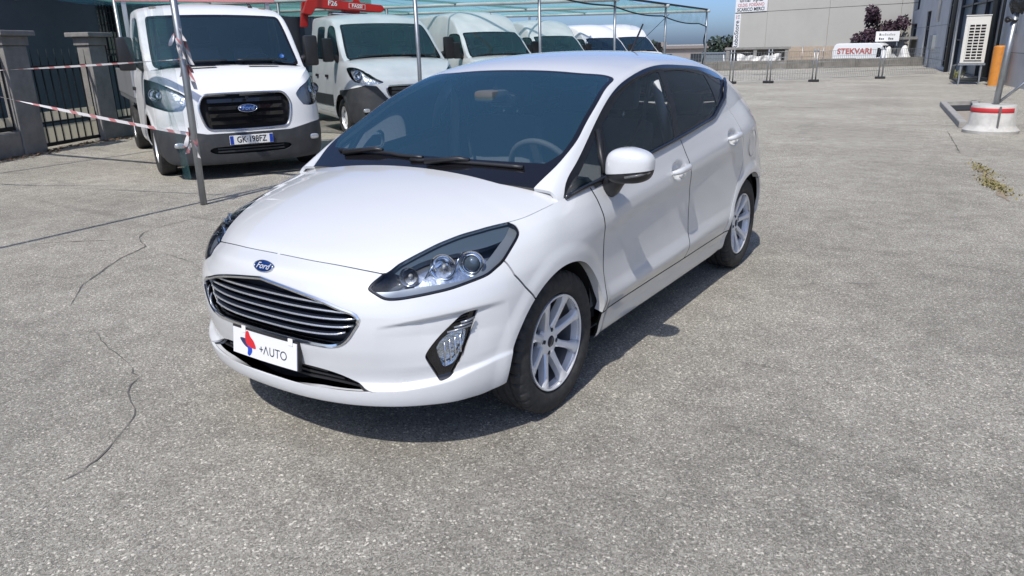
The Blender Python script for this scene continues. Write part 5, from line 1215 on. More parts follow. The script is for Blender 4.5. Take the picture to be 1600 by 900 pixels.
def canopy():
    t = thing('net_canopy', 'green shade net canopy on thin steel beams above the row of vans', 'canopy', tuple(cp(0, 0, 0)))
    off = -Vector(cp(0, 0, 0)); KS = np.linspace(4, 20.6, 44); DS = np.linspace(0, 13, 24)
    rows = [[cp(k, d, CH + .03 + d * .012 - .09 * math.sin(math.pi * ((k % 4) / 4)) ** 2 - .05 * math.sin(math.pi * ((d % 3.25) / 3.25)) ** 2) + off for d in DS] for k in KS]
    b = MB(); b.grid(rows); b.build('roof_net', NET, t)
    # slack valance with its rope, far end
    def drop(k): u = (k - 8) / 12.6; return .05 + .42 * max(0, u) + .07 * abs(math.sin(k * .8))
    ks = np.linspace(8.2, 20.6, 44)
    b = MB(); b.grid([[cp(k, 0, CH + .03) + off, cp(k, -.04, CH - drop(k) * .5) + off, cp(k, 0, CH - drop(k)) + off] for k in ks]); b.build('valance_net', NETV, t)
    b = MB(); b.tube([cp(k, -.01, CH - drop(k)) + off for k in ks], .018, 5); b.build('valance_rope', mat('rope_dark', (.01, .03, .035), .8), t)
    ds = np.linspace(0, 3.2, 14); b = MB(); b.grid([[cp(20.6, d, CH + .03) + off, cp(20.6, d, CH - .47 + .1 * math.sin(d * 2)) + off] for d in ds]); b.build('end_net', NETV, t)
    b = MB(); b.tube([cp(20.6, 0.02 + .03 * math.sin(z * 9), z) + off for z in np.linspace(.7, CH - .4, 16)], .02, 5); b.build('hanging_rope', mat('rope_dark'), t)
    for i in range(6):
        for d in (6.5, 12.8):
            b = MB(); b.tube([cp(4 * i + (.6 if i == 5 else 0), d, 0) + off, cp(4 * i + (.6 if i == 5 else 0), d, CH + d * .012) + off], .035, 8); b.build('rear_post', GALV, t)
        k = 4 * i + (.6 if i == 5 else 0); b = MB(); b.tube([cp(k, -.1, CH - .04) + off, cp(k, 13, CH + .12) + off], .045, 8); b.build('beam', mat('pale_beam', (.55, .57, .56), .5), t)
    for d in (0, 4.3, 8.6, 12.9): b = MB(); b.tube([cp(-6, d, CH + .01 + d * .012) + off, cp(20.7, d, CH + .01 + d * .012) + off], .028, 8); b.build('purlin', GALV if d else mat('edge_rope', (.02, .04, .045), .7), t)
    for k in (8, 16): b = MB(); b.tube([cp(k, 6.5, CH - .55) + off, cp(k + .6, 7.4, CH + .05) + off], .02, 6); b.build('brace', GALV, t)
    b = MB(); b.tube([cp(20.4, 1.2, CH - .1) + off, cp(17.4, 1.9, .9) + off], .009, 5); b.build('guy_wire', mat('rope_dark'), t)
    names = ['leaning galvanised pole wrapped with torn barrier tape in front of the flatbed truck', 'thin steel pole rising behind the windscreen, in front of the crane truck',
             'thin steel pole in front of the second high-roof van, above the car roof', 'thin steel pole above the car roof near its aerial, before the far vans', 'steel pole just right of the far vans', 'end pole at the right corner of the canopy, with a rope hanging on it']
    for i, lab in enumerate(names):
        k = 4 * i + (.6 if i == 5 else 0); p = cp(k, 0, 0); b = MB()
        b.tube([(0, 0, 0), (.02, 0, CH * .5), (.0, 0, CH - .02)], .030 if i else .034, 10); o = b.build('canopy_pole', GALV, None, p); tag(o, lab, 'pole', 'poles of the net canopy')
    return t
canopy()
# net bunched on the nearest pole, tape scraps and the two barrier tapes
def net_curtain():
    rnd = random.Random(3); rows = []
    for u in np.linspace(0, 1, 26):
        row = []
        for z in np.linspace(.75, 2.5, 22):
            f = .16 * math.sin(u * 15 + z * 1.2) * (1 - .3 * z / 2.5); w = (.70 - .18 * math.sin(z * 1.3)) * u * (.45 + .55 * z / 2.5)
            row.append((-.03 - w * .80 + f * .35, -.02 - w * .46 + f * .6, z + .05 * math.sin(u * 9)))
        rows.append(row)
    b = MB(); b.grid(rows); o = b.build('net_curtain', NETV, None, cp(0, 0, 0)); tag(o, 'bunched green net hanging from the canopy beside the leaning pole', 'net')
    b = MB(); b.tube([cp(0, 0, 2.45) + Vector((-.25, -.1, 0)), cp(0, 0, 1.3) + Vector((-.2, -.15, 0)), cp(0, 0, .6) + Vector((-.32, .05, 0)), cp(0, 0, .25) + Vector((-.22, -.0, 0))], [.012, .02, .03, .04], 7); o2 = b.build('rolled_net_edge', NETV, None); tag(o2, 'rolled edge of the green net dangling near the leaning pole', 'net')
net_curtain()
def tape_mat():
    m = bpy.data.materials.new('barrier_tape'); m.use_nodes = True; nt = m.node_tree; b = nt.nodes['Principled BSDF']; b.inputs['Roughness'].default_value = .35
    tc = nt.nodes.new('ShaderNodeTexCoord'); w = nt.nodes.new('ShaderNodeTexWave'); w.wave_type = 'BANDS'; w.bands_direction = 'DIAGONAL'; w.inputs['Scale'].default_value = 2.6; w.inputs['Distortion'].default_value = .3
    r = nt.nodes.new('ShaderNodeValToRGB'); r.color_ramp.interpolation = 'CONSTANT'; r.color_ramp.elements[0].color = (.62, .60, .60, 1); r.color_ramp.elements[1].position = .74; r.color_ramp.elements[1].color = (.46, .20, .20, 1)
    nt.links.new(tc.outputs['Object'], w.inputs[0]); nt.links.new(w.outputs[1], r.inputs[0]); nt.links.new(r.outputs[0], b.inputs['Base Color']); return m
TAPE = tape_mat()
def tape(a, c, sag, label, tw=6):
    a, c = Vector(a), Vector(c); rows = []
    for u in np.linspace(0, 1, 40):
        p = a.lerp(c, u); p.z -= sag * 4 * u * (1 - u); th = .5 + .9 * math.sin(u * tw); o = Vector((.45 * math.cos(th), .3 * math.cos(th), math.sin(th))).normalized() * .015
        rows.append([p - o, p + o])
    b = MB(); b.grid(rows); tag(b.build('barrier_tape', TAPE), label, 'tape', 'red and white barrier tapes')
tape((-9.2, .75, 1.33), (-4.60, 2.79, 1.44), .03, 'upper red and white barrier tape, running level to the leaning pole')
tape((-9.2, .75, 1.78), (-4.60, 2.79, .72), .06, 'lower red and white barrier tape, sloping down to the leaning pole', 9)
def tape_scraps():
    rnd = random.Random(8); b = MB()
    for z, n in ((1.72, 3), (1.45, 6), (.72, 4), (1.60, 3)):
        for k in range(n):
            a = rnd.uniform(0, 6.3); L = rnd.uniform(.10, .26); p = cp(0, 0, z) + Vector((.04 * math.cos(a), .04 * math.sin(a), rnd.uniform(-.08, .08))); rows = []
            for u in np.linspace(0, 1, 6):
                q = p + Vector((math.cos(a) * .05 * u, math.sin(a) * .05 * u, -L * u)); o = Vector((-math.sin(a + u * 2), math.cos(a + u * 2), .2)) * .022; rows.append([q - o, q + o])
            b.grid(rows)
    tag(b.build('tape_scraps', TAPE), 'torn scraps of red and white tape knotted round the leaning pole', 'tape', kind='stuff')
tape_scraps()

# ------------------------------------------------------------------ right: grey works hall, heat pump, bollard, pole base, kerb, weeds
RW = frame_matrix((2.4, 25.42), (-.214, .977)); RW = RW @ Matrix.Diagonal((1, -1, 1, 1))       # local x along the wall, y into the building
def at_rw(o): o.matrix_basis = RW @ o.matrix_basis; return o
HALL = mat('blue_grey_render', (.50, .51, .50), .8, noise=(.9, (.42, .432, .425), .4, .68), bump=(30, .25, .01)); FRAME = mat('dark_frame', (.03, .036, .042), .45, .2)
PANE = mat('dull_pane', (.045, .06, .07), .12, coat=.6); BLUEP = mat('blue_panel', (.13, .17, .20), .45, noise=(1.5, (.10, .135, .16), .4, .7))
def works_hall():
    t = thing('works_hall', 'long blue-grey works hall along the right edge with tall barred windows', 'building')
    t.matrix_world = RW
    op = [(5.4, 13.5, 0, 4.2), (14.7, 16.3, .15, 3.9), (22.4, 24.2, .05, 2.95), (28.2, 37.8, 1.55, 2.40)]
    b = MB(); xs = [-24] + sum([[o[0], o[1]] for o in op], []) + [40.5]
    for x0, x1 in zip(xs, xs[1:]):
        h = next((q for q in op if q[0] == x0), None)
        if h is None: b.box((x0, 0, -1.3), (x1, .35, 4.0 if x1 > 40 and False else 8.5))
        else:
            if x0 > 28: b.box((x0, 0, h[3]), (x1, .35, 3.2)); b.box((x0, 0, 4.9), (x1, .35, 8.5))
            else: b.box((x0, 0, h[3]), (x1, .35, 8.5))
            if h[2] > 0: b.box((x0, 0, -1.3), (x1, .35, h[2]))
    b.build('wall', HALL, t)
    b = MB(); b.box((-24, 10, -1.3), (40.5, 10.4, 8.5)); b.build('back_wall', HALL, t); b = MB(); b.box((40.1, .35, -1.3), (40.5, 10, 8.5)); b.build('end_wall', HALL, t); b = MB(); b.box((-24.2, -.2, 8.5), (40.7, 10.6, 8.8)); b.build('roof_slab', HALL, t)
    def window(x0, x1, z0, z1, nx, nz, pm=PANE):
        b = MB(); b.box((x0, .10, z0), (x1, .16, z0 + .06)); w = b.build('window', FRAME, t)
        for i in range(nx):
            for j in range(nz):
                a, c = x0 + (x1 - x0) * i / nx, x0 + (x1 - x0) * (i + 1) / nx; u, v = z0 + (z1 - z0) * j / nz, z0 + (z1 - z0) * (j + 1) / nz
                b = MB(); b.box((a + .04, .20, u + .04), (c - .04, .23, v - .04)); b.build('pane', pm, w)
        for i in range(nx + 1): x = x0 + (x1 - x0) * i / nx; b = MB(); b.box((x - .045, .06, z0 + .062), (x + .045, .24, z1)); b.build('mullion', FRAME, w)
        for j in range(1, nz + 1): z = z0 + (z1 - z0) * j / nz; b = MB(); b.box((x0, .08, z - .035), (x1, .22, z + .035)); b.build('transom', FRAME, w)
    window(14.7, 16.3, .15, 3.9, 3, 4); window(22.4, 24.2, .05, 2.95, 3, 3); window(28.2, 37.8, 1.55, 2.40, 5, 1); window(28.2, 37.8, 3.2, 4.9, 6, 1)
    window(5.4, 13.5, 0, 4.2, 3, 3, BLUEP)
    for x, r in ((13.75, .09), (5.1, .12), (3.9, .05)): b = MB(); b.tube([(x, -.13, 0), (x, -.13, 8.4)], r, 8); b.build('dark_pipe', FRAME, t)
    b = MB(); b.tube([(19.1, -.08, 2.3), (19.1, -.08, 8.4)], .06, 8); b.build('downpipe', mat('pipe_white', (.6, .6, .58), .5), t)
    b = MB(); b.box((19.3, -.16, .95), (20.5, 0, 1.65), .01); b.build('meter_box', mat('box_grey', (.22, .24, .25), .6), t)
    b = MB(); b.tube([(20.9, -.06, 0), (20.9, -.06, .95)], .05, 8); b.build('conduit', mat('pipe_white'), t)
    for z in (.45, 2.1): b = MB(); b.box((13.9, -.012, z), (40, -.002, z + .02)); b.build('joint_line', mat('joint_grey', (.19, .205, .215), .8), t)
    b = MB(); b.box((-24, -.012, 1.0), (5.0, -.002, 1.02)); b.build('joint_line', mat('joint_grey'), t)
    b = MB(); b.tube([(1.9, -.10, 2.4), (1.9, -.10, 1.6), (2.3, -.10, 1.55)], .03, 6); b.build('cable', FRAME, t)
works_hall()
def heat_pump():
    t = thing('heat_pump', 'tall white heat pump unit with slotted grille on a steel stand', 'heat pump', (.85, 27.9, 0), R(4)); W = mat('unit_white', (.66, .65, .60), .5)
    b = MB(); b.box((-.36, .02, .68), (.34, .72, 2.16), .02); b.build('case', W, t)
    b = MB(); b.box((-.24, -.004, .80), (.25, .019, 1.90)); b.build('grille_recess', DARK, t)
    for k in range(13): z = .80 + 1.10 * k / 12; b = MB(); b.box((-.245, -.022, z - .014), (.255, .0, z + .014)); b.build('grille_slat', W, t)
    for k in range(4): x = -.235 + .48 * k / 3; b = MB(); b.box((x - .014, -.026, .79), (x + .014, -.0225, 1.91)); b.build('grille_rib', W, t)
    b = MB(); b.box((-.37, -.0, 2.162), (.35, .73, 2.19)); b.build('lid', W, t)
    for x in (-.3, .28):
        for y in (.06, .66): b = MB(); b.box((x - .025, y - .025, 0), (x + .025, y + .025, .62)); b.build('leg', GALV, t)
    b = MB(); b.box((-.40, .0, .62), (.38, .72, .678)); b.build('stand_frame', GALV, t)
    for k in range(3): b = MB(); b.tube([(-.35 - .03 * k, .3, .66), (-.48 - .03 * k, .25, .60), (-.50 - .03 * k, .25, .18), (-.36, .25, .08 + .05 * k), (.3, .3, .10 + .05 * k), (.7, .9, .15)], .03, 7); b.build('insulated_pipe', FRAME, t)
heat_pump()
b = MB(); b.lathe([(.19, 0), (.185, .02), (.185, 1.17), (.175, 1.21), (.10, 1.235), (0, 1.24)], 28, 'Z'); o = b.build('orange_bollard', mat('orange_paint', (.55, .21, .025), .55, noise=(5, (.44, .165, .03), .45, .7)), None, (1.58, 27.55, 0)); tag(o, 'thick orange bollard beside the heat pump', 'bollard')
def pole_base():
    t = thing('concrete_base', 'round white concrete base with a red stripe holding a steel pole', 'base', (1.985, 12.95, 0)); W = mat('painted_concrete', (.52, .51, .48), .85, noise=(6, (.38, .37, .35), .42, .72), bump=(50, .4, .008))
    b = MB(); b.lathe([(.40, .0), (.41, .05), (.36, .10), (.335, .14), (.325, .42), (.31, .45), (0, .452)], 40, 'Z'); b.build('body', W, t, smooth=True)
    b = MB(); b.lathe([(.3285, .335), (.3305, .338), (.3275, .405), (.325, .408)], 40, 'Z', arc=R(150), M=Matrix.Rotation(R(180), 4, 'Z')); b.build('red_stripe', mat('red_paint', (.5, .03, .035), .6), t)
    b = MB(); b.box((.08, -.345, .01), (.11, -.30, .44), .004); b.build('strap', mat('strap_grey', (.12, .12, .12), .7), t)
    p = thing('steel_pole', 'steel pole with a diagonal strut and a black bag tied on its top', 'pole', (2.0, 12.95, .452))
    b = MB(); b.tube([(0, 0, 0), (.05, 0, 1.45)], .048, 12); b.build('shaft', GALV, p); b = MB(); b.tube([(.02, 0, .02), (.50, -.05, .52)], .022, 8); b.build('strut', GALV, p)
    rnd = random.Random(4)
    def warp(q): k = 1 + .16 * math.sin(q.x * 7 + q.z * 5) * math.cos(q.y * 6 - q.z * 4); return q * k
    b = MB(); b.ellipsoid((.07, 0, 1.60), (.13, .13, .22), 2.2, 26, 18, warp=warp); b.build('plastic_bag', mat('black_bag', (.02, .022, .025), .25, bump=(14, 1, .03)), p, smooth=True)
    b = MB(); b.tube([(.0 + .075 * math.cos(a), .075 * math.sin(a), 1.30 + .03 * math.sin(a * 2)) for a in np.linspace(0, 6.2, 14)], .02, 6); b.build('knot', BLACK, p)
pole_base()
def kerb_pit():
    t = thing('kerb_frame', 'low concrete kerb frame round a black drain mat', 'kerb'); P = [(.80, 18.4), (1.50, 13.5), (1.98, 13.9), (1.50, 19.0)]; KC = mat('kerb_concrete', (.36, .35, .33), .9, noise=(7, (.26, .25, .24), .4, .7))
    c = Vector((sum(p[0] for p in P) / 4, sum(p[1] for p in P) / 4, 0))
    for i in (3, 0, 2):
        a, d = Vector((*P[i], 0)), Vector((*P[(i + 1) % 4], 0)); q = (d - a).normalized(); n = Vector((-q.y, q.x, 0)); n = n if n.dot(c - a) > 0 else -n; w = .13
        e = w if i in (3, 2) else 0.0
        b = MB(); A_, D_ = a + q * e * 0, d; vs = [A_, D_, D_ + n * w, A_ + n * w]
        b.prism([(v.x, v.y) for v in vs], .0, .10 + .004 * (i == 0), 'XY', bev=.008); b.build('kerb_stone', KC, t)
    b = MB(); b.prism([(.98, 18.2), (1.06, 16.9), (1.50, 17.2), (1.42, 18.5)], .004, .03, 'XY'); b.build('drain_mat', mat('black_mat', (.02, .02, .022), .8), t)
    b = MB(); b.prism([(1.08, 16.8), (1.52, 14.2), (1.75, 14.4), (1.52, 17.1)], .004, .012, 'XY'); b.build('sand_bed', mat('sandy_fill', (.34, .30, .25), .95, noise=(20, (.25, .22, .18), .4, .65)), t)
kerb_pit()
def weeds(x, y, n, h, label, seed, col):
    rnd = random.Random(seed); b = MB()
    for k in range(n):
        px, py = x + rnd.gauss(0, .05) - (py0 := rnd.gauss(0, .26)) * .25, y + py0; a = rnd.uniform(0, 6.3); L = h * rnd.uniform(.4, 1.1); w = rnd.uniform(.004, .010); o = Vector((-math.sin(a), math.cos(a), 0)) * w
        p0 = Vector((px, py, 0)); p1 = p0 + Vector((math.cos(a) * L * .3, math.sin(a) * L * .3, L * .6)); p2_ = p0 + Vector((math.cos(a) * L * .8, math.sin(a) * L * .8, L * rnd.uniform(.5, 1)))
        b.quad(p0 - o, p0 + o, p1 + o, p1 - o); b.quad(p1 - o, p1 + o, p2_ + o * .3, p2_ - o * .3)
    tag(b.build('weed', mat(col, (.20, .19, .07) if 'dry' in col else (.10, .14, .04), .9, noise=(12, (.30, .24, .12), .4, .65))), label, 'weed', 'weeds in the asphalt', kind='stuff')
crack([(2.00, 9.1), (2.06, 8.6), (2.12, 8.2), (2.20, 7.7), (2.30, 7.0), (2.36, 6.7)], .13, 31, mat('dirt_strip', (.24, .19, .13), .95, noise=(30, (.30, .25, .19), .4, .65)))
weeds(2.21, 7.6, 420, .030, 'dry yellow-green weed tuft growing from the asphalt at the right edge', 2, 'dry_weed'); weeds(2.05, 8.75, 200, .026, 'smaller dry weed patch just behind the larger weed tuft', 3, 'dry_weed'); weeds(.30, 30.6, 150, .45, 'green weed clump at the foot of the works hall wall', 4, 'green_weed')
# stubs of temporary fence on the yard
def mesh_fence():
    P = [(-6.83, 26.93), (-5.64, 27.64), (-4.28, 28.87), (-2.40, 31.81)]; labs = ['steel fence post pair at the left end of the wire fence, beside the car tail', 'second steel fence post pair from the left of the wire fence', 'third steel fence post pair from the left of the wire fence', 'steel fence post pair at the right end of the wire fence']
    for (x, y), l in zip(P, labs):
        t = thing('fence_post', l, 'post', (x, y, 0), group='posts of the wire fence')
        for dx in (-.06, .06): b = MB(); b.tube([(dx, 0, 0.05), (dx, 0, 1.22)], .024, 8); b.build('tube', GALV, t)
        b = MB(); b.box((-.18, -.11, 0), (.18, .11, .09), .02); b.build('foot', BLACK, t)
        b = MB(); b.box((-.09, -.03, 1.10), (.09, .03, 1.14)); b.build('clamp', GALV, t)
    P = [(-11.5, 24.2)] + P + [(-.6, 34.6)]; gl = ['leftmost wire fence panel behind the car tail', 'wire fence panel between the first two post pairs', 'wire fence panel between the middle post pairs', 'wire fence panel between the third and fourth post pairs', 'rightmost wire fence panel towards the works hall']
    for (a, c, l) in zip(P, P[1:], gl):
        t = thing('wire_fence_panel', l, 'fence', (a[0], a[1], 0), math.atan2(c[1] - a[1], c[0] - a[0]), group='wire fence panels'); L = math.dist(a, c); b = MB()
        for x in np.arange(.15, L - .1, .10): b.box((x - .004, -.004, .12), (x + .004, .004, 1.12))
        o = b.build('vertical_wires', GALV, t); tag(o, kind='stuff')
        for z in np.linspace(.12, 1.12, 6): b = MB(); b.tube([(.1, .010, z), (L - .1, .010, z)], .006, 5); b.build('horizontal_wire', GALV, t)
mesh_fence()
# ------------------------------------------------------------------ far side: low wall, warehouse, covered goods, porch, trees
def far_side():
    LWM = frame_matrix((-11.18, 40.78), (.754, .657)); MOSS = mat('mossy_concrete', (.24, .225, .20), .95, noise=(2.5, (.15, .14, .12), .4, .68))
    t = thing('low_boundary_wall', 'low weathered concrete wall across the end of the yard', 'wall'); t.matrix_world = LWM
    for k in range(9):
        x = -5 + k * 2.05; b = MB(); b.box((x, 0, 0), (x + 2.02, .25, .47 + .015 * ((k * 7) % 3)), .015); b.build('wall_block', MOSS, t)
    # warehouse of precast panels
    WM = frame_matrix((-17.63, 61.27), (.92617, -.37712)); WALL = mat('precast_panel', (.45, .435, .39), .85, noise=(.5, (.415, .40, .36), .4, .7))
    w = thing('warehouse', 'large pale grey warehouse of precast panels with signs at its left corner', 'building'); w.matrix_world = WM
    xs = [-.25, 2.93, 8.28, 13.6, 18.9, 24.2]
    for x0, x1 in zip(xs, xs[1:]):
        for z0, z1 in ((-1.05, 3.70), (3.73, 8.4)): b = MB(); b.box((x0 + .015, 0, z0), (x1 - .015, .25, z1), .012); b.build('precast_panel', WALL, w)
    b = MB(); b.box((-.2, .08, -1.05), (24.1, .24, 8.3)); b.build('backing', mat('joint_dark', (.14, .14, .135), .9), w)
    b = MB(); b.box((-.25, .26, -1.05), (0.0, 22, 8.4)); b.build('side_wall', WALL, w)
    b = MB(); b.box((-.3, -.05, 8.4), (24.3, 22, 8.7)); b.build('parapet', WALL, w)
    WS_ = mat('sign_white', (.74, .74, .73), .5); GR_ = mat('letter_dark', (.03, .035, .04), .6); RD_ = mat('letter_red', (.45, .10, .08), .6)
    s = thing('warehouse_sign', 'white lettered sign at the top left corner of the warehouse', 'sign'); s.matrix_world = WM
    b = MB(); b.box((-.18, -.06, 3.76), (2.86, -.003, 5.15), .01); b.build('board', WS_, s)
    up = (0, 0, 1)
    text_obj('line_name', 'dimar s.p.a.', .52, GR_, s, face_matrix((1.34, -.064, 4.68), (1, 0, 0), up), .001, weight=.008, sx=.95); text_obj('line_place', 'CE.DIS. FOSSANO', .34, RD_, s, face_matrix((1.34, -.064, 4.27), (1, 0, 0), up), .001, sx=.96, weight=.004); text_obj('line_use', 'SCARICO MERCI', .36, GR_, s, face_matrix((1.34, -.064, 3.94), (1, 0, 0), up), .001, weight=.01, sx=1.0)
    s = thing('vertical_sign', 'narrow upright white sign with a sideways shop name below the lettered sign', 'sign'); s.matrix_world = WM
    b = MB(); b.box((-.20, -.05, .90), (.40, -.003, 3.66), .01); b.build('board', WS_, s)
    text_obj('shop_name', 'RoboStore', .60, GR_, s, face_matrix((.10, -.054, 2.05), (0, 0, 1), (-1, 0, 0)), .001, weight=.008, sx=.83); text_obj('small_name', 'SMA', .22, RD_, s, face_matrix((.02, -.054, 3.42), (0, 0, 1), (-1, 0, 0)), .001, sx=.8); text_obj('small_name', 'RTB', .22, GR_, s, face_matrix((.24, -.054, 3.42), (0, 0, 1), (-1, 0, 0)), .001, sx=.8)
    # open shed with concrete posts
    t = thing('open_shed', 'low grey concrete shed with open bays behind the white tarpaulin', 'shed', (-14.6, 49.9, -1.05), math.atan2(.95, 3.4))
    for x in (0, 1.75, 3.75): b = MB(); b.box((x, 0, 0), (x + .22, .25, 2.05)); b.build('post', CONC, t)
    b = MB(); b.box((-.1, -.05, 2.06), (4.1, 1.6, 2.2)); b.build('roof_slab', CONC, t); b = MB(); b.box((.2, 1.3, 0), (3.9, 1.4, 2.05)); b.build('back_panel', mat('shed_grey', (.16, .16, .155), .9), t)
    # sheeting
    def sheet(name, label, loc, rz, w, h, seed, cat='tarpaulin'):
        rnd = random.Random(seed); rows = []
        for i in range(28):
            u = i / 27; row = []
            for j in range(14):
                v = j / 13; sag = .16 * math.sin(math.pi * u) ** .8 * (1 - v) * (.6 + .4 * math.sin(seed)); row.append(((u - .5) * w, .10 * math.sin(u * 17 + v * 3 + seed) * (.3 + v) + .05 * math.sin(v * 9 + u * 31), h * (1 - v) - sag * h + .04 * math.sin(u * 23)))
            rows.append(row)
        b = MB(); b.grid(rows); o = b.build(name, mat('white_tarpaulin', (.70, .69, .66), .55), None, loc, (0, 0, rz)); tag(o, label, cat)
    sheet('white_tarpaulin', 'white tarpaulin strung between posts behind the low wall', (-11.15, 45.6, -.15), .62, 2.7, .98, 2)
    # tan plank fence
    t = thing('plank_fence', 'tan plank fence between the tarpaulin and the lettered van', 'fence', (-11.9, 53.2, -1.05), math.atan2(.55, 3.6)); TAN = mat('tan_plank', (.42, .34, .26), .8, noise=(5, (.34, .27, .2), .4, .7))
    for k in range(20):
        b = MB(); b.box((k * .21, 0, .2), (k * .21 + .20, .03, 2.16 + .01 * (k % 2))); b.build('plank', TAN, t)
    for z in (.6, 1.6): b = MB(); b.box((0, .031, z), (4.2, .07, z + .08)); b.build('rail', TAN, t)
    for k in range(4): b = MB(); b.tube([(.1 + k * 1.35, -.05, 0), (.1 + k * 1.35, -.05, 2.25)], .03, 6); b.build('post', GALV, t)
    # lettered van
    t = thing('lettered_van', 'white van with red lettering on its side behind the low wall', 'van', (-6.30, 49.9, -1.05), math.atan2(-.12, 1)); WV = VWHITE
    pr = [(-1.55, .35), (-1.60, 1.9), (-1.48, 2.28), (-1.3, 2.34), (1.0, 2.34), (1.22, 2.28), (1.62, 1.62), (2.02, 1.35), (2.12, 1.15), (2.14, .45), (2.05, .35)]
    b = MB(); b.prism(pr, 0, 1.7, 'XZ', bev=.05); b.build('body', WV, t)
    b = MB(); b.prism([(1.02, 1.5), (1.05, 2.05), (1.2, 2.05), (1.52, 1.55)], -.006, .01, 'XZ'); b.build('side_window', GLOSSB, t); b = MB(); b.box((1.30, .15, 1.72), (1.60, 1.55, 2.18), M=None); b.build('windscreen', GLOSSB, t)
    for x in (-1.0, 1.5): b = MB(); b.lathe([(.12, -.02), (.2, -.03), (.32, -.02), (.34, .03), (.34, .2)], 28, 'Y', M=Matrix.Translation((x, 0, .34))); b.build('wheel', RUBBER, t)
    b = MB(); b.box((-1.58, -.012, .30), (2.1, .0, .62)); b.build('side_skirt', BUMPER, t)
    b = MB(); b.box((-1.62, -.02, .95), (-1.25, 0, 1.3)); b.build('tail_lamp', REDL, t)
    text_obj('side_text', 'STEKVARI', .46, RD_, t, face_matrix((-.28, -.012, 1.86), (1, 0, 0), (0, 0, 1)), .001, weight=.012, sx=1.02)
    b = MB(); b.prism([(-.6, 1.15), (-.2, 1.45), (.1, 1.40), (-.2, 1.25)], -.008, -.002, 'XZ'); b.build('side_graphic', mat('graphic_grey', (.2, .21, .22), .5), t); b = MB(); b.prism([(.0, 1.15), (.25, 1.42), (.6, 1.3), (.3, 1.25)], -.008, -.002, 'XZ'); b.build('side_graphic', mat('graphic_grey'), t)
    # bunched covers beside the van
    def cover(label, loc, hgt, lean, seed):
        rnd = random.Random(seed)
        def warp(q): k = 1 + .18 * math.sin(q.z * 4 + q.x * 3 + seed) + .10 * math.sin(q.y * 6 + q.z * 7); s_ = .55 + .45 * (1 - q.z) / 1.2; return Vector((q.x * k * s_ + lean * q.z, q.y * k * s_, q.z))
        t = thing('covered_load', label, 'cover', loc); b = MB(); b.ellipsoid((0, 0, hgt * .62), (.42, .35, hgt * .42), 2.2, 30, 20, warp=warp); b.build('sheet', mat('white_tarpaulin'), t, smooth=True)
        b = MB(); b.box((-.28, -.2, 0), (.22, .2, hgt * .45), .05); b.build('dark_crate', BLACK, t)
    cover('white sheet leaning over a dark load right of the lettered van', (-4.75, 49.4, -1.05), 2.05, .42, 1); cover('white sheet over a dark load under the porch sign', (-3.72, 49.6, -1.05), 2.1, -.05, 6)
    # porch with its sign
    t = thing('porch', 'flat-roofed porch with vertical grey boards under a white sign', 'porch', (-6.0, 53.3, -1.05), math.atan2(-1.8, 1.75))
    b = MB(); b.box((-.2, -.1, 2.50), (2.9, 2.2, 2.66)); b.build('roof_slab', CONC, t)
    for k in range(12): b = MB(); b.box((k * .225, .1, 0), (k * .225 + .21, .14 + .008 * (k % 2), 2.49)); b.build('board', mat('grey_board', (.20, .195, .185), .85), t)
    s = thing('porch_sign', 'white oblong sign standing on the porch roof', 'sign', (-5.0, 51.0, 0), math.atan2(.17, 1.3)); b = MB(); b.box((-.62, 0, 1.36), (.70, .05, 1.95), .01); b.build('board', WS_, s)
    for x0, x1, z in ((-.42, .5, 1.74), (-.42, -.1, 1.50), (.1, .42, 1.50)):
        for k in range(int((x1 - x0) / .1)): b = MB(); b.box((x0 + k * .1, -.004, z - .04), (x0 + k * .1 + .075, -.001, z + (.05 if k % 3 else .09))); b.build('mark', GR_ if k == 0 or z < 1.6 else mat('mark_grey', (.35, .35, .35), .6), s)
    for x in (-.5, .6): b = MB(); b.box((x - .03, .05, 1.1), (x + .03, .09, 1.37)); b.build('sign_foot', GALV, s)
    # trees
    def tree(label, loc, h, rad, cols, n, seed, trunk=.12, leaf=.11):
        rnd = random.Random(seed); t = thing('tree', label, 'tree', loc); b = MB(); b.tube([(0, 0, 0), (.03, .02, h * .35), (.0, .05, h * .75)], [trunk, trunk * .7, trunk * .25], 8)
        cl = []
        for k in range(16):
            a = rnd.uniform(0, 6.3); z = h * rnd.uniform(.38, .97); r = rad * math.sqrt(max(.05, 1 - ((z / h - .62) / .42) ** 2)) * rnd.uniform(.45, 1); c = Vector((r * math.cos(a), r * math.sin(a), z)); cl.append((c, rnd.uniform(.24, .42) * rad)); b.tube([(0, .02, min(z * .7, h * .6)), c * .6 + Vector((0, 0, z * .35)), c], [trunk * .4, trunk * .22, .01], 5)
        b.build('trunk', mat('bark', (.07, .055, .045), .9), t)
        for ci, col in enumerate(cols):
            b = MB()
            for k in range(n // len(cols)):
                c, r = cl[rnd.randrange(len(cl))]; d = Vector((rnd.gauss(0, 1), rnd.gauss(0, 1), rnd.gauss(0, .8))); d = d.normalized() * r * rnd.random() ** .4; p = c + d; u = Vector((rnd.gauss(0, 1), rnd.gauss(0, 1), rnd.gauss(0, 1))).normalized(); v = u.cross(Vector((rnd.gauss(0, 1), rnd.gauss(0, 1), rnd.gauss(0, 1)))).normalized(); s = leaf * rnd.uniform(.6, 1.3)
                b.quad(p - u * s, p - v * s * .5, p + u * s, p + v * s * .5)
            tag(b.build('crown', mat(col[0], col[1], .7), t), kind='stuff')
    tree('dark purple-leaved tree between the warehouse and the works hall', (-5.95, 54.75, -1.05), 4.5, 1.55, (('plum_leaf', (.035, .018, .03)), ('plum_leaf_light', (.075, .04, .06))), 3800, 7, leaf=.13)
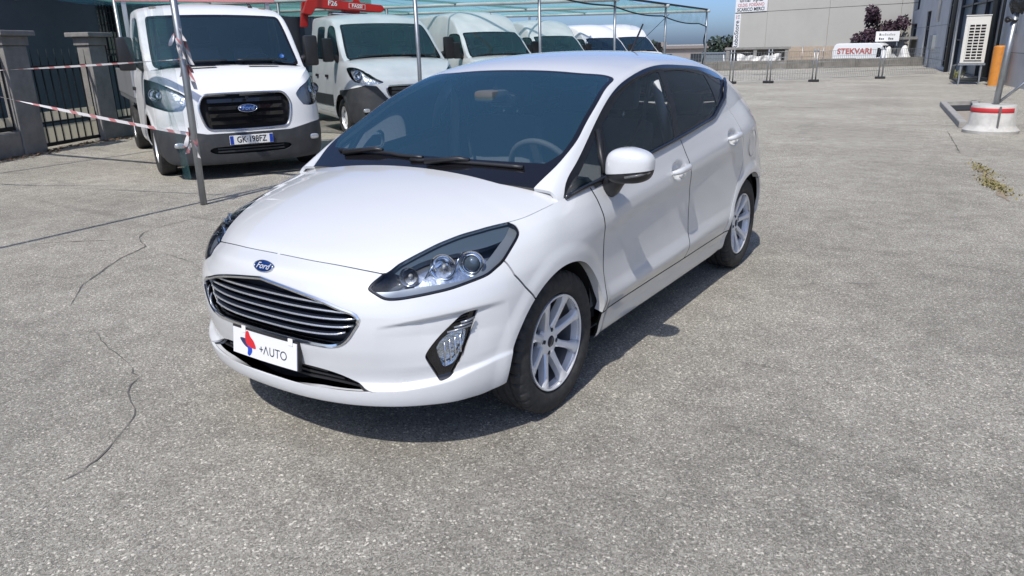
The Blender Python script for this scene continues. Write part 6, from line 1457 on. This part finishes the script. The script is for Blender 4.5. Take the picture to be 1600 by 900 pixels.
    tree('small round dark green tree beyond the canopy corner', (-27.0, 88.0, -2.2), 4.3, 2.5, (('far_leaf', (.03, .05, .03)), ('far_leaf_dark', (.018, .03, .02))), 1500, 9, leaf=.3)
    tree('small dark green tree behind the car roof, left of the canopy corner', (-35.5, 84.0, -2.2), 3.6, 2.2, (('far_leaf', (.03, .05, .03)), ('far_leaf_dark',  (.018, .03, .02))), 1500, 12, leaf=.3)
    # far yard clutter between the canopy corner and the warehouse
    t = thing('grey_container', 'grey steel container standing left of the warehouse behind the fence', 'container', (-17.6, 53.5, -1.05), R(18)); GC = mat('container_grey', (.17, .20, .22), .6, .2)
    b = MB(); b.box((0, 0, 0), (2.4, 5, 1.75)); b.build('box', GC, t)
    for k in range(12): b = MB(); b.box((.05 + k * .2, -.035, .1), (.15 + k * .2, -.001, 1.65)); b.build('rib', GC, t)
    b = MB(); b.box((-.04, -.05, 1.752), (2.44, 5.0, 1.82)); b.build('top_rail', GC, t)
    t = thing('leaning_frame', 'white metal frame leaning on the grey container', 'frame', (-15.55, 52.6, -1.05), R(18)); b = MB(); b.tube([(0, 0, 0.9), (.35, .1, 0.0), (-.35, .1, 0.0), (0, 0, .9)], .04, 6); b.tube([(0, 0, .9), (-.12, .3, 1.7)], .04, 6); b.build('frame_tube', mat('frame_white', (.65, .65, .63), .5), t)
    t = thing('distant_shed', 'long low tan shed on the horizon left of the warehouse', 'shed', (-52, 92, -2.2), math.atan2(14, 26)); TS = mat('far_render', (.33, .29, .26), .9, noise=(.3, (.25, .22, .2), .4, .7))
    b = MB(); b.box((0, 0, 0), (30, 8, 3.0)); b.build('wall', TS, t); b = MB(); b.box((-.4, -.4, 3.0), (30.4, 8.4, 3.35)); b.build('roof', mat('far_roof', (.22, .19, .18), .8), t)
    for k in range(7): b = MB(); b.box((1.6 + k * 4.1, -.03, 1.2), (3.2 + k * 4.1, .02, 2.3)); b.build('window', FRAME, t)
    for k, x in enumerate((6.0, 13.5)): b = MB(); b.box((x, 2, 3.35), (x + 1.4, 3.4, 3.9)); b.build('roof_box', TS, t)
far_side()
